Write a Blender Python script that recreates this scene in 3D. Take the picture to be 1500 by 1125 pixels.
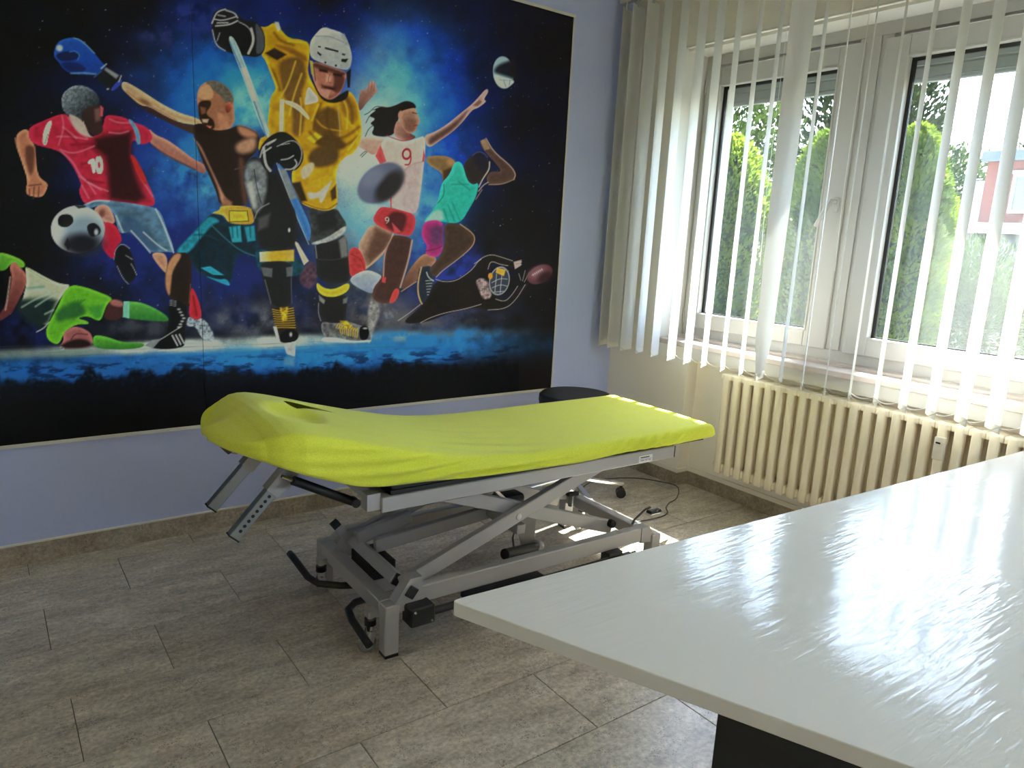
import bpy, bmesh, math, random
import numpy as np
from mathutils import Matrix, Vector

for o in list(bpy.data.objects):
    bpy.data.objects.remove(o, do_unlink=True)
scene = bpy.context.scene
COL = scene.collection
random.seed(7)
R = math.radians

# ------------------------------------------------------------------ camera
F_PX = 1072.157
YAW, PITCH, ROLL = R(36.5639), R(-11.6679), R(2.9183)
CAM = np.array([0.0, 0.0, 1.40])
_f = np.array([math.cos(PITCH) * math.sin(YAW), math.cos(PITCH) * math.cos(YAW), math.sin(PITCH)])
_r = np.array([math.cos(YAW), -math.sin(YAW), 0.0])
_u = np.cross(_r, _f)
_r2 = math.cos(ROLL) * _r + math.sin(ROLL) * _u
_u2 = -math.sin(ROLL) * _r + math.cos(ROLL) * _u
RC = np.array([_r2, _u2, _f])
cam_data = bpy.data.cameras.new('camera')
cam_data.sensor_width = 36.0
cam_data.lens = F_PX / 1500.0 * 36.0
cam_data.clip_start = 0.02
cam_data.clip_end = 300
cam = bpy.data.objects.new('camera', cam_data)
cam.matrix_world = Matrix(((_r2[0], _u2[0], -_f[0], CAM[0]), (_r2[1], _u2[1], -_f[1], CAM[1]),
                           (_r2[2], _u2[2], -_f[2], CAM[2]), (0, 0, 0, 1)))
COL.objects.link(cam)
scene.camera = cam

# ------------------------------------------------------------------ light
SUN_TRAVEL = Vector((-1.0, -0.165, -1.42)).normalized()
SKY_STRENGTH = 0.27
SUN_ENERGY = 5.5
EXPOSURE = 3.5
world = bpy.data.worlds.new('world')
scene.world = world
world.use_nodes = True
_nt = world.node_tree
_nt.nodes.clear()
_o = _nt.nodes.new('ShaderNodeOutputWorld')
_b = _nt.nodes.new('ShaderNodeBackground')
_s = _nt.nodes.new('ShaderNodeTexSky')
_s.sky_type = 'NISHITA'
_s.sun_disc = False
_s.sun_elevation = R(55)
_s.sun_rotation = math.atan2(-SUN_TRAVEL.x, -SUN_TRAVEL.y)
_s.air_density = 1.0
_s.dust_density = 1.0
_b.inputs[1].default_value = SKY_STRENGTH
_wb = _nt.nodes.new('ShaderNodeMix'); _wb.data_type = 'RGBA'; _wb.blend_type = 'MULTIPLY'; _wb.inputs['Factor'].default_value = 1.0
_wb.inputs['B'].default_value = (1.0, 0.955, 0.94, 1)      # daylight white balance of the photograph
_nt.links.new(_s.outputs[0], _wb.inputs['A'])
_nt.links.new(_wb.outputs['Result'], _b.inputs[0])
_nt.links.new(_b.outputs[0], _o.inputs[0])
sun_d = bpy.data.lights.new('sun', 'SUN')
sun_d.energy = SUN_ENERGY
sun_d.angle = R(0.53)
sun_d.color = (1.0, 0.96, 0.90)
sun = bpy.data.objects.new('sun', sun_d)
sun.rotation_euler = SUN_TRAVEL.to_track_quat('-Z', 'Y').to_euler()
sun.location = (9, 4, 12)
COL.objects.link(sun)
vs = scene.view_settings
vs.view_transform = 'Standard'
vs.look = 'None'
vs.gamma = 1.0
vs.use_curve_mapping = False
vs.exposure = EXPOSURE
scene.cycles.max_bounces = 14
scene.cycles.diffuse_bounces = 9
scene.cycles.glossy_bounces = 4
scene.cycles.transparent_max_bounces = 16

# ------------------------------------------------------------------ helpers
def ray(x, y):
    return RC.T @ np.array([(x - 750.0) / F_PX, -(y - 562.5) / F_PX, 1.0])

def hit(x, y, ax, val):
    d = ray(x, y)
    return CAM + (val - CAM[ax]) / d[ax] * d

def srgb(r, g, b):
    f = lambda c: (c / 255 / 12.92) if c <= 10.3 else ((c / 255 + 0.055) / 1.055) ** 2.4
    return (f(r), f(g), f(b))

class MB:
    def __init__(s):
        s.v = []; s.f = []
    def add(s, vs, fs):
        n = len(s.v)
        s.v += [tuple(map(float, p)) for p in vs]
        s.f += [tuple(n + i for i in f) for f in fs]
        return s
    def box(s, x0, x1, y0, y1, z0, z1):
        v = [(x0, y0, z0), (x1, y0, z0), (x1, y1, z0), (x0, y1, z0), (x0, y0, z1), (x1, y0, z1), (x1, y1, z1), (x0, y1, z1)]
        return s.add(v, [(0, 3, 2, 1), (4, 5, 6, 7), (0, 1, 5, 4), (1, 2, 6, 5), (2, 3, 7, 6), (3, 0, 4, 7)])
    def bbox(s, x0, x1, y0, y1, z0, z1, b=0.004, seg=1):
        bm = bmesh.new()
        bmesh.ops.create_cube(bm, size=1.0)
        for v in bm.verts:
            v.co = Vector(((x0 + x1) / 2 + v.co.x * (x1 - x0), (y0 + y1) / 2 + v.co.y * (y1 - y0), (z0 + z1) / 2 + v.co.z * (z1 - z0)))
        bmesh.ops.bevel(bm, geom=list(bm.edges), offset=b, segments=seg, affect='EDGES', profile=0.5)
        return s._bm(bm)
    def _bm(s, bm, M=None):
        bm.verts.index_update()
        s.add([(M @ v.co) if M else v.co for v in bm.verts], [[v.index for v in f.verts] for f in bm.faces])
        bm.free()
        return s
    def beam(s, p, q, w, h, up=(0, 0, 1), b=0.0):
        p, q = Vector(p), Vector(q)
        x = (q - p); L = x.length; x.normalize()
        up = Vector(up)
        y = up.cross(x).normalized(); z = x.cross(y)
        M = Matrix(((x.x, y.x, z.x, p.x), (x.y, y.y, z.y, p.y), (x.z, y.z, z.z, p.z), (0, 0, 0, 1)))
        t = MB()
        if b > 0: t.bbox(0, L, -w / 2, w / 2, -h / 2, h / 2, b)
        else: t.box(0, L, -w / 2, w / 2, -h / 2, h / 2)
        return s.add([M @ Vector(v) for v in t.v], t.f)
    def tube(s, pts, r, n=10, cap=True):
        pts = [Vector(p) for p in pts]
        rs = r if isinstance(r, (list, tuple)) else [r] * len(pts)
        rings = []; prev = None
        for i, p in enumerate(pts):
            d = (pts[min(i + 1, len(pts) - 1)] - pts[max(i - 1, 0)]).normalized()
            if prev is None:
                a = Vector((0, 0, 1)) if abs(d.z) < 0.9 else Vector((1, 0, 0))
                u = d.cross(a).normalized()
            else:
                u = (prev - d * prev.dot(d)).normalized()
            prev = u; w = d.cross(u)
            rings.append([p + (u * math.cos(2 * math.pi * k / n) + w * math.sin(2 * math.pi * k / n)) * rs[i] for k in range(n)])
        v = [q for g in rings for q in g]; f = []
        for i in range(len(pts) - 1):
            for k in range(n):
                k2 = (k + 1) % n
                f.append((i * n + k, i * n + k2, (i + 1) * n + k2, (i + 1) * n + k))
        if cap:
            f.append(tuple(range(n - 1, -1, -1))); f.append(tuple((len(pts) - 1) * n + k for k in range(n)))
        return s.add(v, f)
    def lathe(s, prof, n=32, c=(0, 0, 0), axis='z'):
        v = []; f = []
        for (r, z) in prof:
            for k in range(n):
                a = 2 * math.pi * k / n
                p = (r * math.cos(a), r * math.sin(a), z)
                if axis == 'y': p = (p[0], p[2], p[1])
                if axis == 'x': p = (p[2], p[0], p[1])
                v.append((p[0] + c[0], p[1] + c[1], p[2] + c[2]))
        for i in range(len(prof) - 1):
            for k in range(n):
                k2 = (k + 1) % n
                f.append((i * n + k, i * n + k2, (i + 1) * n + k2, (i + 1) * n + k))
        f.append(tuple(range(n - 1, -1, -1))); f.append(tuple((len(prof) - 1) * n + k for k in range(n)))
        return s.add(v, f)
    def prism(s, poly, a0, a1, plane='xy'):
        n = len(poly); v = []
        for a in (a0, a1):
            for (p, q) in poly:
                v.append({'xy': (p, q, a), 'xz': (p, a, q), 'yz': (a, p, q)}[plane])
        return s.add(v, [tuple(range(n - 1, -1, -1)), tuple(range(n, 2 * n))] + [(k, (k + 1) % n, n + (k + 1) % n, n + k) for k in range(n)])
    def mesh(s, name):
        me = bpy.data.meshes.new(name)
        me.from_pydata(s.v, [], s.f)
        bm = bmesh.new(); bm.from_mesh(me)
        bmesh.ops.recalc_face_normals(bm, faces=bm.faces)
        bm.to_mesh(me); bm.free()
        me.update()
        return me
    def obj(s, name, mat, parent=None, smooth=False, bevel=0):
        me = s.mesh(name)
        return link(name, me, mat, parent, smooth, bevel)

def link(name, me, mat, parent=None, smooth=False, bevel=0):
    if mat and not me.materials: me.materials.append(mat)
    if smooth:
        me.polygons.foreach_set('use_smooth', [True] * len(me.polygons))
        if smooth == 'auto':
            try: me.set_sharp_from_angle(angle=R(40))
            except Exception: pass
    o = bpy.data.objects.new(name, me)
    COL.objects.link(o)
    if parent: o.parent = parent
    if bevel:
        m = o.modifiers.new('bevel', 'BEVEL'); m.width = bevel; m.segments = 2; m.limit_method = 'ANGLE'
    return o

def empty(name, loc=(0, 0, 0), rz=0.0, parent=None):
    o = bpy.data.objects.new(name, None)
    o.location = loc; o.rotation_euler = (0, 0, rz); o.empty_display_size = 0.1
    COL.objects.link(o)
    if parent: o.parent = parent
    return o

def tag(o, label=None, cat=None, group=None, kind=None):
    if label: o['label'] = label
    if cat: o['category'] = cat
    if group: o['group'] = group
    if kind: o['kind'] = kind
    return o

def copy_to(o, parent=None, loc=None, rot=None):
    c = o.copy(); COL.objects.link(c)
    c.parent = parent
    if loc is not None: c.location = loc
    if rot is not None: c.rotation_euler = rot
    return c

# ------------------------------------------------------------------ materials
def mat(name, col, rough=0.5, metal=0.0, spec=0.5, noise=0.0, nscale=8.0, bump=0.0, bscale=60.0, sheen=0.0, coat=0.0, stretch=None):
    m = bpy.data.materials.new(name); m.use_nodes = True
    nt = m.node_tree; b = nt.nodes['Principled BSDF']
    b.inputs['Base Color'].default_value = (*col, 1)
    b.inputs['Roughness'].default_value = rough
    b.inputs['Metallic'].default_value = metal
    b.inputs['Specular IOR Level'].default_value = spec
    if sheen: b.inputs['Sheen Weight'].default_value = sheen; b.inputs['Sheen Roughness'].default_value = 0.4
    if coat: b.inputs['Coat Weight'].default_value = coat; b.inputs['Coat Roughness'].default_value = 0.05
    tc = nt.nodes.new('ShaderNodeTexCoord'); src = tc.outputs['Object']
    if stretch:
        mp = nt.nodes.new('ShaderNodeMapping'); mp.inputs['Scale'].default_value = stretch
        nt.links.new(src, mp.inputs[0]); src = mp.outputs[0]
    n = nt.nodes.new('ShaderNodeTexNoise'); n.inputs['Scale'].default_value = nscale; n.inputs['Detail'].default_value = 5
    nt.links.new(src, n.inputs['Vector'])
    mx = nt.nodes.new('ShaderNodeMix'); mx.data_type = 'RGBA'; mx.blend_type = 'MULTIPLY'
    mx.inputs['Factor'].default_value = 1.0
    rp = nt.nodes.new('ShaderNodeMapRange')
    rp.inputs[1].default_value = 0.3; rp.inputs[2].default_value = 0.7
    k = max(noise, 0.015)
    rp.inputs[3].default_value = 1 - k; rp.inputs[4].default_value = 1 + k * 0.4
    nt.links.new(n.outputs['Fac'], rp.inputs[0])
    mx.inputs['A'].default_value = (*col, 1)
    nt.links.new(rp.outputs[0], mx.inputs['B'])
    nt.links.new(mx.outputs['Result'], b.inputs['Base Color'])
    if bump:
        n2 = nt.nodes.new('ShaderNodeTexNoise'); n2.inputs['Scale'].default_value = bscale; n2.inputs['Detail'].default_value = 3
        nt.links.new(src, n2.inputs['Vector'])
        bp = nt.nodes.new('ShaderNodeBump'); bp.inputs['Strength'].default_value = bump; bp.inputs['Distance'].default_value = 0.004
        nt.links.new(n2.outputs['Fac'], bp.inputs['Height']); nt.links.new(bp.outputs[0], b.inputs['Normal'])
    return m

def stone_mat(name, c1, c2, speck, rough, streak=True, rnd=True, spec=0.5):
    m = bpy.data.materials.new(name); m.use_nodes = True
    nt = m.node_tree; N = nt.nodes; L = nt.links; b = N['Principled BSDF']
    g = N.new('ShaderNodeNewGeometry')
    mp = N.new('ShaderNodeMapping'); mp.inputs['Scale'].default_value = (1, 3.2, 1) if streak else (1, 1, 1)
    mp.inputs['Rotation'].default_value = (0, 0, R(-8))
    add = N.new('ShaderNodeVectorMath'); add.operation = 'ADD'
    oi = N.new('ShaderNodeObjectInfo')
    sc = N.new('ShaderNodeVectorMath'); sc.operation = 'SCALE'; sc.inputs[0].default_value = (13, 7, 3)
    L.new(oi.outputs['Random'], sc.inputs['Scale'])
    L.new(g.outputs['Position'], add.inputs[0])
    if rnd: L.new(sc.outputs[0], add.inputs[1])
    L.new(add.outputs[0], mp.inputs[0])
    n = N.new('ShaderNodeTexNoise'); n.inputs['Scale'].default_value = 5; n.inputs['Detail'].default_value = 9; n.inputs['Roughness'].default_value = 0.72
    L.new(mp.outputs[0], n.inputs['Vector'])
    cr = N.new('ShaderNodeValToRGB')
    cr.color_ramp.elements[0].position = 0.36; cr.color_ramp.elements[0].color = (*c1, 1)
    cr.color_ramp.elements[1].position = 0.66; cr.color_ramp.elements[1].color = (*c2, 1)
    L.new(n.outputs['Fac'], cr.inputs[0])
    col = cr.outputs[0]
    # mid grain
    n3 = N.new('ShaderNodeTexNoise'); n3.inputs['Scale'].default_value = 75; n3.inputs['Detail'].default_value = 4
    L.new(add.outputs[0], n3.inputs['Vector'])
    r3 = N.new('ShaderNodeMapRange'); r3.inputs[1].default_value = 0.3; r3.inputs[2].default_value = 0.7; r3.inputs[3].default_value = 0.72; r3.inputs[4].default_value = 1.22
    L.new(n3.outputs['Fac'], r3.inputs[0])
    m3 = N.new('ShaderNodeMix'); m3.data_type = 'RGBA'; m3.blend_type = 'MULTIPLY'; m3.inputs['Factor'].default_value = 1
    L.new(col, m3.inputs['A']); L.new(r3.outputs[0], m3.inputs['B']); col = m3.outputs['Result']
    # dark specks
    n2 = N.new('ShaderNodeTexVoronoi'); n2.inputs['Scale'].default_value = 150
    L.new(add.outputs[0], n2.inputs['Vector'])
    n4 = N.new('ShaderNodeTexNoise'); n4.inputs['Scale'].default_value = 22; n4.inputs['Detail'].default_value = 2
    L.new(add.outputs[0], n4.inputs['Vector'])
    ma = N.new('ShaderNodeMath'); ma.operation = 'MULTIPLY_ADD'; ma.inputs[1].default_value = 0.9; ma.inputs[2].default_value = -0.26
    L.new(n4.outputs['Fac'], ma.inputs[0])
    lt = N.new('ShaderNodeMath'); lt.operation = 'LESS_THAN'
    L.new(n2.outputs['Distance'], lt.inputs[0]); L.new(ma.outputs[0], lt.inputs[1])
    m4 = N.new('ShaderNodeMix'); m4.data_type = 'RGBA'
    mf = N.new('ShaderNodeMath'); mf.operation = 'MULTIPLY'; mf.inputs[1].default_value = 0.55
    L.new(lt.outputs[0], mf.inputs[0]); L.new(mf.outputs[0], m4.inputs['Factor'])
    L.new(col, m4.inputs['A']); m4.inputs['B'].default_value = (*speck, 1); col = m4.outputs['Result']
    if rnd:
        r5 = N.new('ShaderNodeMapRange'); r5.inputs[3].default_value = 0.94; r5.inputs[4].default_value = 1.04
        L.new(oi.outputs['Random'], r5.inputs[0])
        m5 = N.new('ShaderNodeMix'); m5.data_type = 'RGBA'; m5.blend_type = 'MULTIPLY'; m5.inputs['Factor'].default_value = 1
        L.new(col, m5.inputs['A']); L.new(r5.outputs[0], m5.inputs['B']); col = m5.outputs['Result']
    L.new(col, b.inputs['Base Color'])
    b.inputs['Roughness'].default_value = rough
    b.inputs['Specular IOR Level'].default_value = spec
    return m

def glass_mat():
    m = bpy.data.materials.new('window_glass'); m.use_nodes = True
    nt = m.node_tree; N = nt.nodes; L = nt.links; N.clear()
    o = N.new('ShaderNodeOutputMaterial'); mx = N.new('ShaderNodeMixShader')
    t = N.new('ShaderNodeBsdfTransparent'); t.inputs[0].default_value = (0.95, 0.97, 0.96, 1)
    g = N.new('ShaderNodeBsdfGlossy'); g.inputs['Roughness'].default_value = 0.01
    g.inputs['Color'].default_value = (1, 1, 1, 1)
    # Schlick reflectance, the same from both faces of the pane
    ge = N.new('ShaderNodeNewGeometry'); dt = N.new('ShaderNodeVectorMath'); dt.operation = 'DOT_PRODUCT'
    L.new(ge.outputs['Incoming'], dt.inputs[0]); L.new(ge.outputs['Normal'], dt.inputs[1])
    ab = N.new('ShaderNodeMath'); ab.operation = 'ABSOLUTE'; L.new(dt.outputs['Value'], ab.inputs[0])
    om = N.new('ShaderNodeMath'); om.operation = 'SUBTRACT'; om.inputs[0].default_value = 1.0; L.new(ab.outputs[0], om.inputs[1])
    pw = N.new('ShaderNodeMath'); pw.operation = 'POWER'; pw.inputs[1].default_value = 5.0; L.new(om.outputs[0], pw.inputs[0])
    ma = N.new('ShaderNodeMath'); ma.operation = 'MULTIPLY_ADD'; ma.inputs[1].default_value = 0.955; ma.inputs[2].default_value = 0.045; L.new(pw.outputs[0], ma.inputs[0])
    L.new(ma.outputs[0], mx.inputs[0]); L.new(t.outputs[0], mx.inputs[1]); L.new(g.outputs[0], mx.inputs[2]); L.new(mx.outputs[0], o.inputs[0])
    return m

def thin_mat(name, col, trans, rough=0.8, noise=0.0, ns=30.0, col2=None):
    m = bpy.data.materials.new(name); m.use_nodes = True
    nt = m.node_tree; N = nt.nodes; L = nt.links; N.clear()
    o = N.new('ShaderNodeOutputMaterial'); mx = N.new('ShaderNodeMixShader'); mx.inputs[0].default_value = trans
    d = N.new('ShaderNodeBsdfDiffuse'); t = N.new('ShaderNodeBsdfTranslucent')
    g = N.new('ShaderNodeNewGeometry')
    n = N.new('ShaderNodeTexNoise'); n.inputs['Scale'].default_value = ns
    L.new(g.outputs['Position'], n.inputs['Vector'])
    cr = N.new('ShaderNodeValToRGB')
    c2 = col2 or tuple(c * (1 - noise) for c in col)
    cr.color_ramp.elements[0].position = 0.35; cr.color_ramp.elements[0].color = (*c2, 1)
    cr.color_ramp.elements[1].position = 0.65; cr.color_ramp.elements[1].color = (*col, 1)
    L.new(n.outputs['Fac'], cr.inputs[0])
    L.new(cr.outputs[0], d.inputs[0]); L.new(cr.outputs[0], t.inputs[0])
    L.new(d.outputs[0], mx.inputs[1]); L.new(t.outputs[0], mx.inputs[2]); L.new(mx.outputs[0], o.inputs[0])
    return m

M = {}
M['wall_blue'] = mat('wall_blue_paint', (0.48, 0.53, 0.79), 0.55, noise=0.03, nscale=2.0, bump=0.25, bscale=45)
M['wall_cream'] = mat('wall_cream_paint', (0.85, 0.80, 0.725), 0.6, noise=0.03, nscale=2.0, bump=0.15, bscale=60)
M['ceiling'] = mat('ceiling_paint', (0.90, 0.89, 0.86), 0.8)
M['white_pvc'] = mat('white_pvc', (0.50, 0.485, 0.455), 0.35)
M['reveal'] = mat('reveal_plaster', (0.70, 0.68, 0.63), 0.7)
M['sill'] = mat('sill_marble', (0.58, 0.50, 0.45), 0.35, noise=0.12, nscale=14)
M['gasket_and_shade'] = mat('black_gasket_and_shade', (0.012, 0.012, 0.013), 0.5)
M['shutter'] = mat('shutter_grey', (0.26, 0.255, 0.25), 0.6)
M['glass'] = glass_mat()
M['slat'] = thin_mat('blind_fabric', (0.84, 0.835, 0.82), 0.30, noise=0.03, ns=200)
M['slat_weight'] = mat('blind_weight_pocket', (0.82, 0.81, 0.78), 0.6)
M['cord'] = mat('white_cord', (0.75, 0.74, 0.70), 0.6)
M['radiator'] = mat('radiator_enamel', (0.82, 0.74, 0.585), 0.38, noise=0.03)
M['meter'] = mat('meter_plastic', (0.72, 0.69, 0.60), 0.45)
M['black'] = mat('black_plastic', (0.012, 0.012, 0.013), 0.45)
M['black_gloss'] = mat('black_laminate', (0.008, 0.008, 0.009), 0.35)
M['grey_metal'] = mat('grey_powder_coat', (0.42, 0.41, 0.41), 0.42, metal=0.25, noise=0.03)
M['chrome'] = mat('chrome', (0.80, 0.80, 0.80), 0.12, metal=1.0)
M['steel'] = mat('zinc_steel', (0.30, 0.32, 0.31), 0.30, metal=0.85, noise=0.08)
M['rubber_grey'] = mat('caster_tyre_grey', (0.20, 0.20, 0.20), 0.6)
M['sticker'] = mat('sticker_white', (0.75, 0.74, 0.72), 0.5)
M['dark_pad'] = mat('dark_upholstery', (0.02, 0.02, 0.022), 0.6)
M['cable'] = mat('cable_grey', (0.10, 0.10, 0.095), 0.5)
M['trim_cream'] = mat('cream_trim', (0.66, 0.63, 0.56), 0.45)
M['tile'] = stone_mat('granite_tile', (0.38, 0.325, 0.26), (0.68, 0.605, 0.50), (0.05, 0.026, 0.02), 0.28)
M['skirting'] = stone_mat('granite_skirting', (0.27, 0.22, 0.16), (0.48, 0.41, 0.32), (0.04, 0.022, 0.016), 0.4, streak=False, rnd=False)
M['grout'] = mat('grout', (0.11, 0.10, 0.088), 0.85)
# ------------------------------------------------------------------ room shell
YB = 3.3295      # mural wall
XW = 3.231       # window wall (pier face)
XN = 3.321       # back of the radiator niche
XO = 3.60        # outside face
XL, YF, ZC = -1.9, -2.3, 2.74
WY0, WY1 = 0.955, 2.93   # window opening along Y
NICHE = 2.70
DY2 = -2.95      # unseen second window added beyond the desk to brighten the room

grout = MB().box(XL, XN, YF, YB, -0.06, -0.004).obj('floor', M['grout'])
tag(grout, 'grey speckled granite tile floor with thin dark joints', kind='structure')
TL, TW = 0.606, 0.3105
def tile_mesh(w, d):
    t = MB(); b = 0.0012; h = 0.0
    v = [(0, 0, -0.02), (w, 0, -0.02), (w, d, -0.02), (0, d, -0.02), (0, 0, h - b), (w, 0, h - b), (w, d, h - b), (0, d, h - b),
         (b, b, h), (w - b, b, h), (w - b, d - b, h), (b, d - b, h)]
    return t.add(v, [(0, 3, 2, 1), (0, 1, 5, 4), (1, 2, 6, 5), (2, 3, 7, 6), (3, 0, 4, 7), (4, 5, 9, 8), (5, 6, 10, 9), (6, 7, 11, 10), (7, 4, 8, 11), (8, 9, 10, 11)]).mesh('tile')
_cache = {}
j = 0.0024
row0 = 1.651
for r in range(-13, 7):
    y0 = row0 + r * TW; y1 = y0 + TW
    if y1 < YF + 0.02 or y0 > YB - 0.02: continue
    y0c, y1c = max(y0, YF), min(y1, YB)
    off = (0.439 if r % 2 == 0 else 0.145) - 0.012 * r
    k0 = math.floor((XL - off) / TL)
    for k in range(k0, k0 + 12):
        x0 = off + k * TL; x1 = x0 + TL
        xr = XN if y0c < NICHE - 0.1 else XW
        x0c, x1c = max(x0, XL), min(x1, xr)
        if x1c - x0c < 0.02: continue
        w, d = round(x1c - x0c - j, 4), round(y1c - y0c - j, 4)
        key = (w, d)
        if key not in _cache:
            _cache[key] = tile_mesh(w, d); _cache[key].materials.append(M['tile'])
        t = link('tile', _cache[key], None, grout)
        t.location = (x0c + j / 2, y0c + j / 2, 0)

wb = MB().box(XL - 0.15, XO, YB, YB + 0.2, -0.06, ZC + 0.1).obj('wall_back', M['wall_blue'])
tag(wb, 'light blue painted wall behind the sports mural', kind='structure')
wr = MB()
wr.box(XW, XO, WY1, YB, -0.06, ZC)                 # pier by the corner
wr.box(XW, XO, NICHE, WY1, -0.06, 0.815)           # below the sill
wr.box(XN, XO, WY0 - 0.1, NICHE, -0.06, 0.76)      # niche back
wr.box(XW + 0.006, XO, WY0 - 0.1, NICHE, 0.755, 0.815)   # apron over the niche
wr.box(XW, XO, WY0, WY1, 2.43, ZC)                 # lintel
wr.box(XW, XO, WY0 + DY2 + 1.975, WY0, -0.06, ZC)     # pier by the desk
wr.box(XW, XO, YF, WY0 + DY2 + 1.975, -0.06, 0.815)   # below the added second window
wr.box(XW, XO, YF, WY0 + DY2 + 1.975, 2.43, ZC)
wr.box(XW, XO, YF, WY0 + DY2, 0.815, 2.43)
wr = wr.obj('wall_right', M['wall_cream'])
tag(wr, 'cream plastered window wall with radiator niche', kind='structure')
wl = MB().box(XL - 0.15, XL, YF - 0.15, YB, -0.06, ZC + 0.1).obj('wall_left', M['wall_cream'])
tag(wl, 'cream side wall across from the window', kind='structure')
FX0, FX1, FZ0, FZ1 = 2.0, 2.8, 0.80, 2.30      # narrow unseen window added opposite the mural as fill light
wf = MB()
wf.box(XL, FX0, YF - 0.15, YF, -0.06, ZC + 0.1); wf.box(FX1, XO, YF - 0.15, YF, -0.06, ZC + 0.1)
wf.box(FX0, FX1, YF - 0.15, YF, -0.06, FZ0); wf.box(FX0, FX1, YF - 0.15, YF, FZ1, ZC + 0.1)
wf = wf.obj('wall_front', M['wall_cream'])
tag(wf, 'cream wall facing the sports mural', kind='structure')
ce = MB().box(XL - 0.15, XO, YF - 0.15, YB + 0.2, ZC, ZC + 0.12).obj('ceiling', M['ceiling'])
tag(ce, 'plain white ceiling', kind='structure')
# skirting
b1 = MB().bbox(XL, XW, YB - 0.012, YB + 0.01, -0.003, 0.084, 0.0015).obj('baseboard_back', M['skirting'])
tag(b1, 'speckled granite skirting under the blue wall', kind='structure')
c1 = MB().bbox(XL, XW - 0.001, YB - 0.014, YB + 0.004, 0.0842, 0.0905, 0.001).obj('trim_1', M['trim_cream'])
tag(c1, 'thin cream sealing strip on top of the back skirting', kind='structure')
b2 = MB()
b2.box(XW - 0.006, XW - 0.0005, NICHE - 0.0059, YB - 0.012, -0.003, 0.078)
b2.box(XW - 0.0055, XN - 0.0061, NICHE - 0.0065, NICHE - 0.006, -0.003, 0.0775)
b2.box(XN - 0.006, XN - 0.0005, WY0, NICHE - 0.007, -0.003, 0.08)
b2 = b2.obj('baseboard_right', M['skirting'])
tag(b2, 'speckled granite skirting running into the radiator niche', kind='structure')
c2 = MB()
c2.box(XW - 0.009, XW - 0.0005, NICHE - 0.0004, YB - 0.014, 0.0785, 0.103)
c2.box(XW - 0.0085, XN - 0.0125, NICHE - 0.0095, NICHE - 0.0005, 0.0786, 0.1025)
c2.box(XN - 0.012, XN - 0.0005, WY0, NICHE - 0.0098, 0.0805, 0.105)
c2 = c2.obj('trim_2', M['wall_cream'])
tag(c2, 'cream plaster bead over the niche skirting', kind='structure')

# ------------------------------------------------------------------ sill and window
sill = MB().bbox(XW - 0.016, 3.43, WY0, NICHE + 0.23, 0.815, 0.845, 0.004).obj('trim_3', M['sill'])
tag(sill, 'pale pinkish stone window sill', kind='structure')
ap = MB().box(XW - 0.002, XW + 0.007, WY0, NICHE, 0.752, 0.814).obj('trim_4', M['white_pvc'])
tag(ap, 'white fascia board under the window sill', kind='structure')
up = MB().box(3.345, 3.43, WY0, WY1, 0.8455, 0.857).obj('trim_5', M['sill'])
tag(up, 'low stone step at the back of the window sill', kind='structure')
rv = MB()
rv.box(XW + 0.0005, 3.43, WY1 - 0.004, WY1 + 0.002, 0.846, 2.43)
rv.box(XW + 0.0005, 3.43, WY0 - 0.002, WY0 + 0.004, 0.846, 2.43)
rv.box(XW - 0.004, XW + 0.0005, WY0, WY1, 2.427, 2.436)
rv.box(XW + 0.03, 3.43, WY0 + 0.004, WY1 - 0.004, 2.415, 2.431)
rv = rv.obj('trim_6', M['reveal'])
tag(rv, 'white plaster window reveal and lintel underside', kind='structure')

def ring(mb, x0, x1, y0, y1, z0, z1, l, r, b, t):
    mb.box(x0, x1, y0, y0 + r, z0, z1); mb.box(x0, x1, y1 - l, y1, z0, z1)
    mb.box(x0, x1, y0 + r, y1 - l, z0, z0 + b); mb.box(x0, x1, y0 + r, y1 - l, z1 - t, z1)
    return mb

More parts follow.
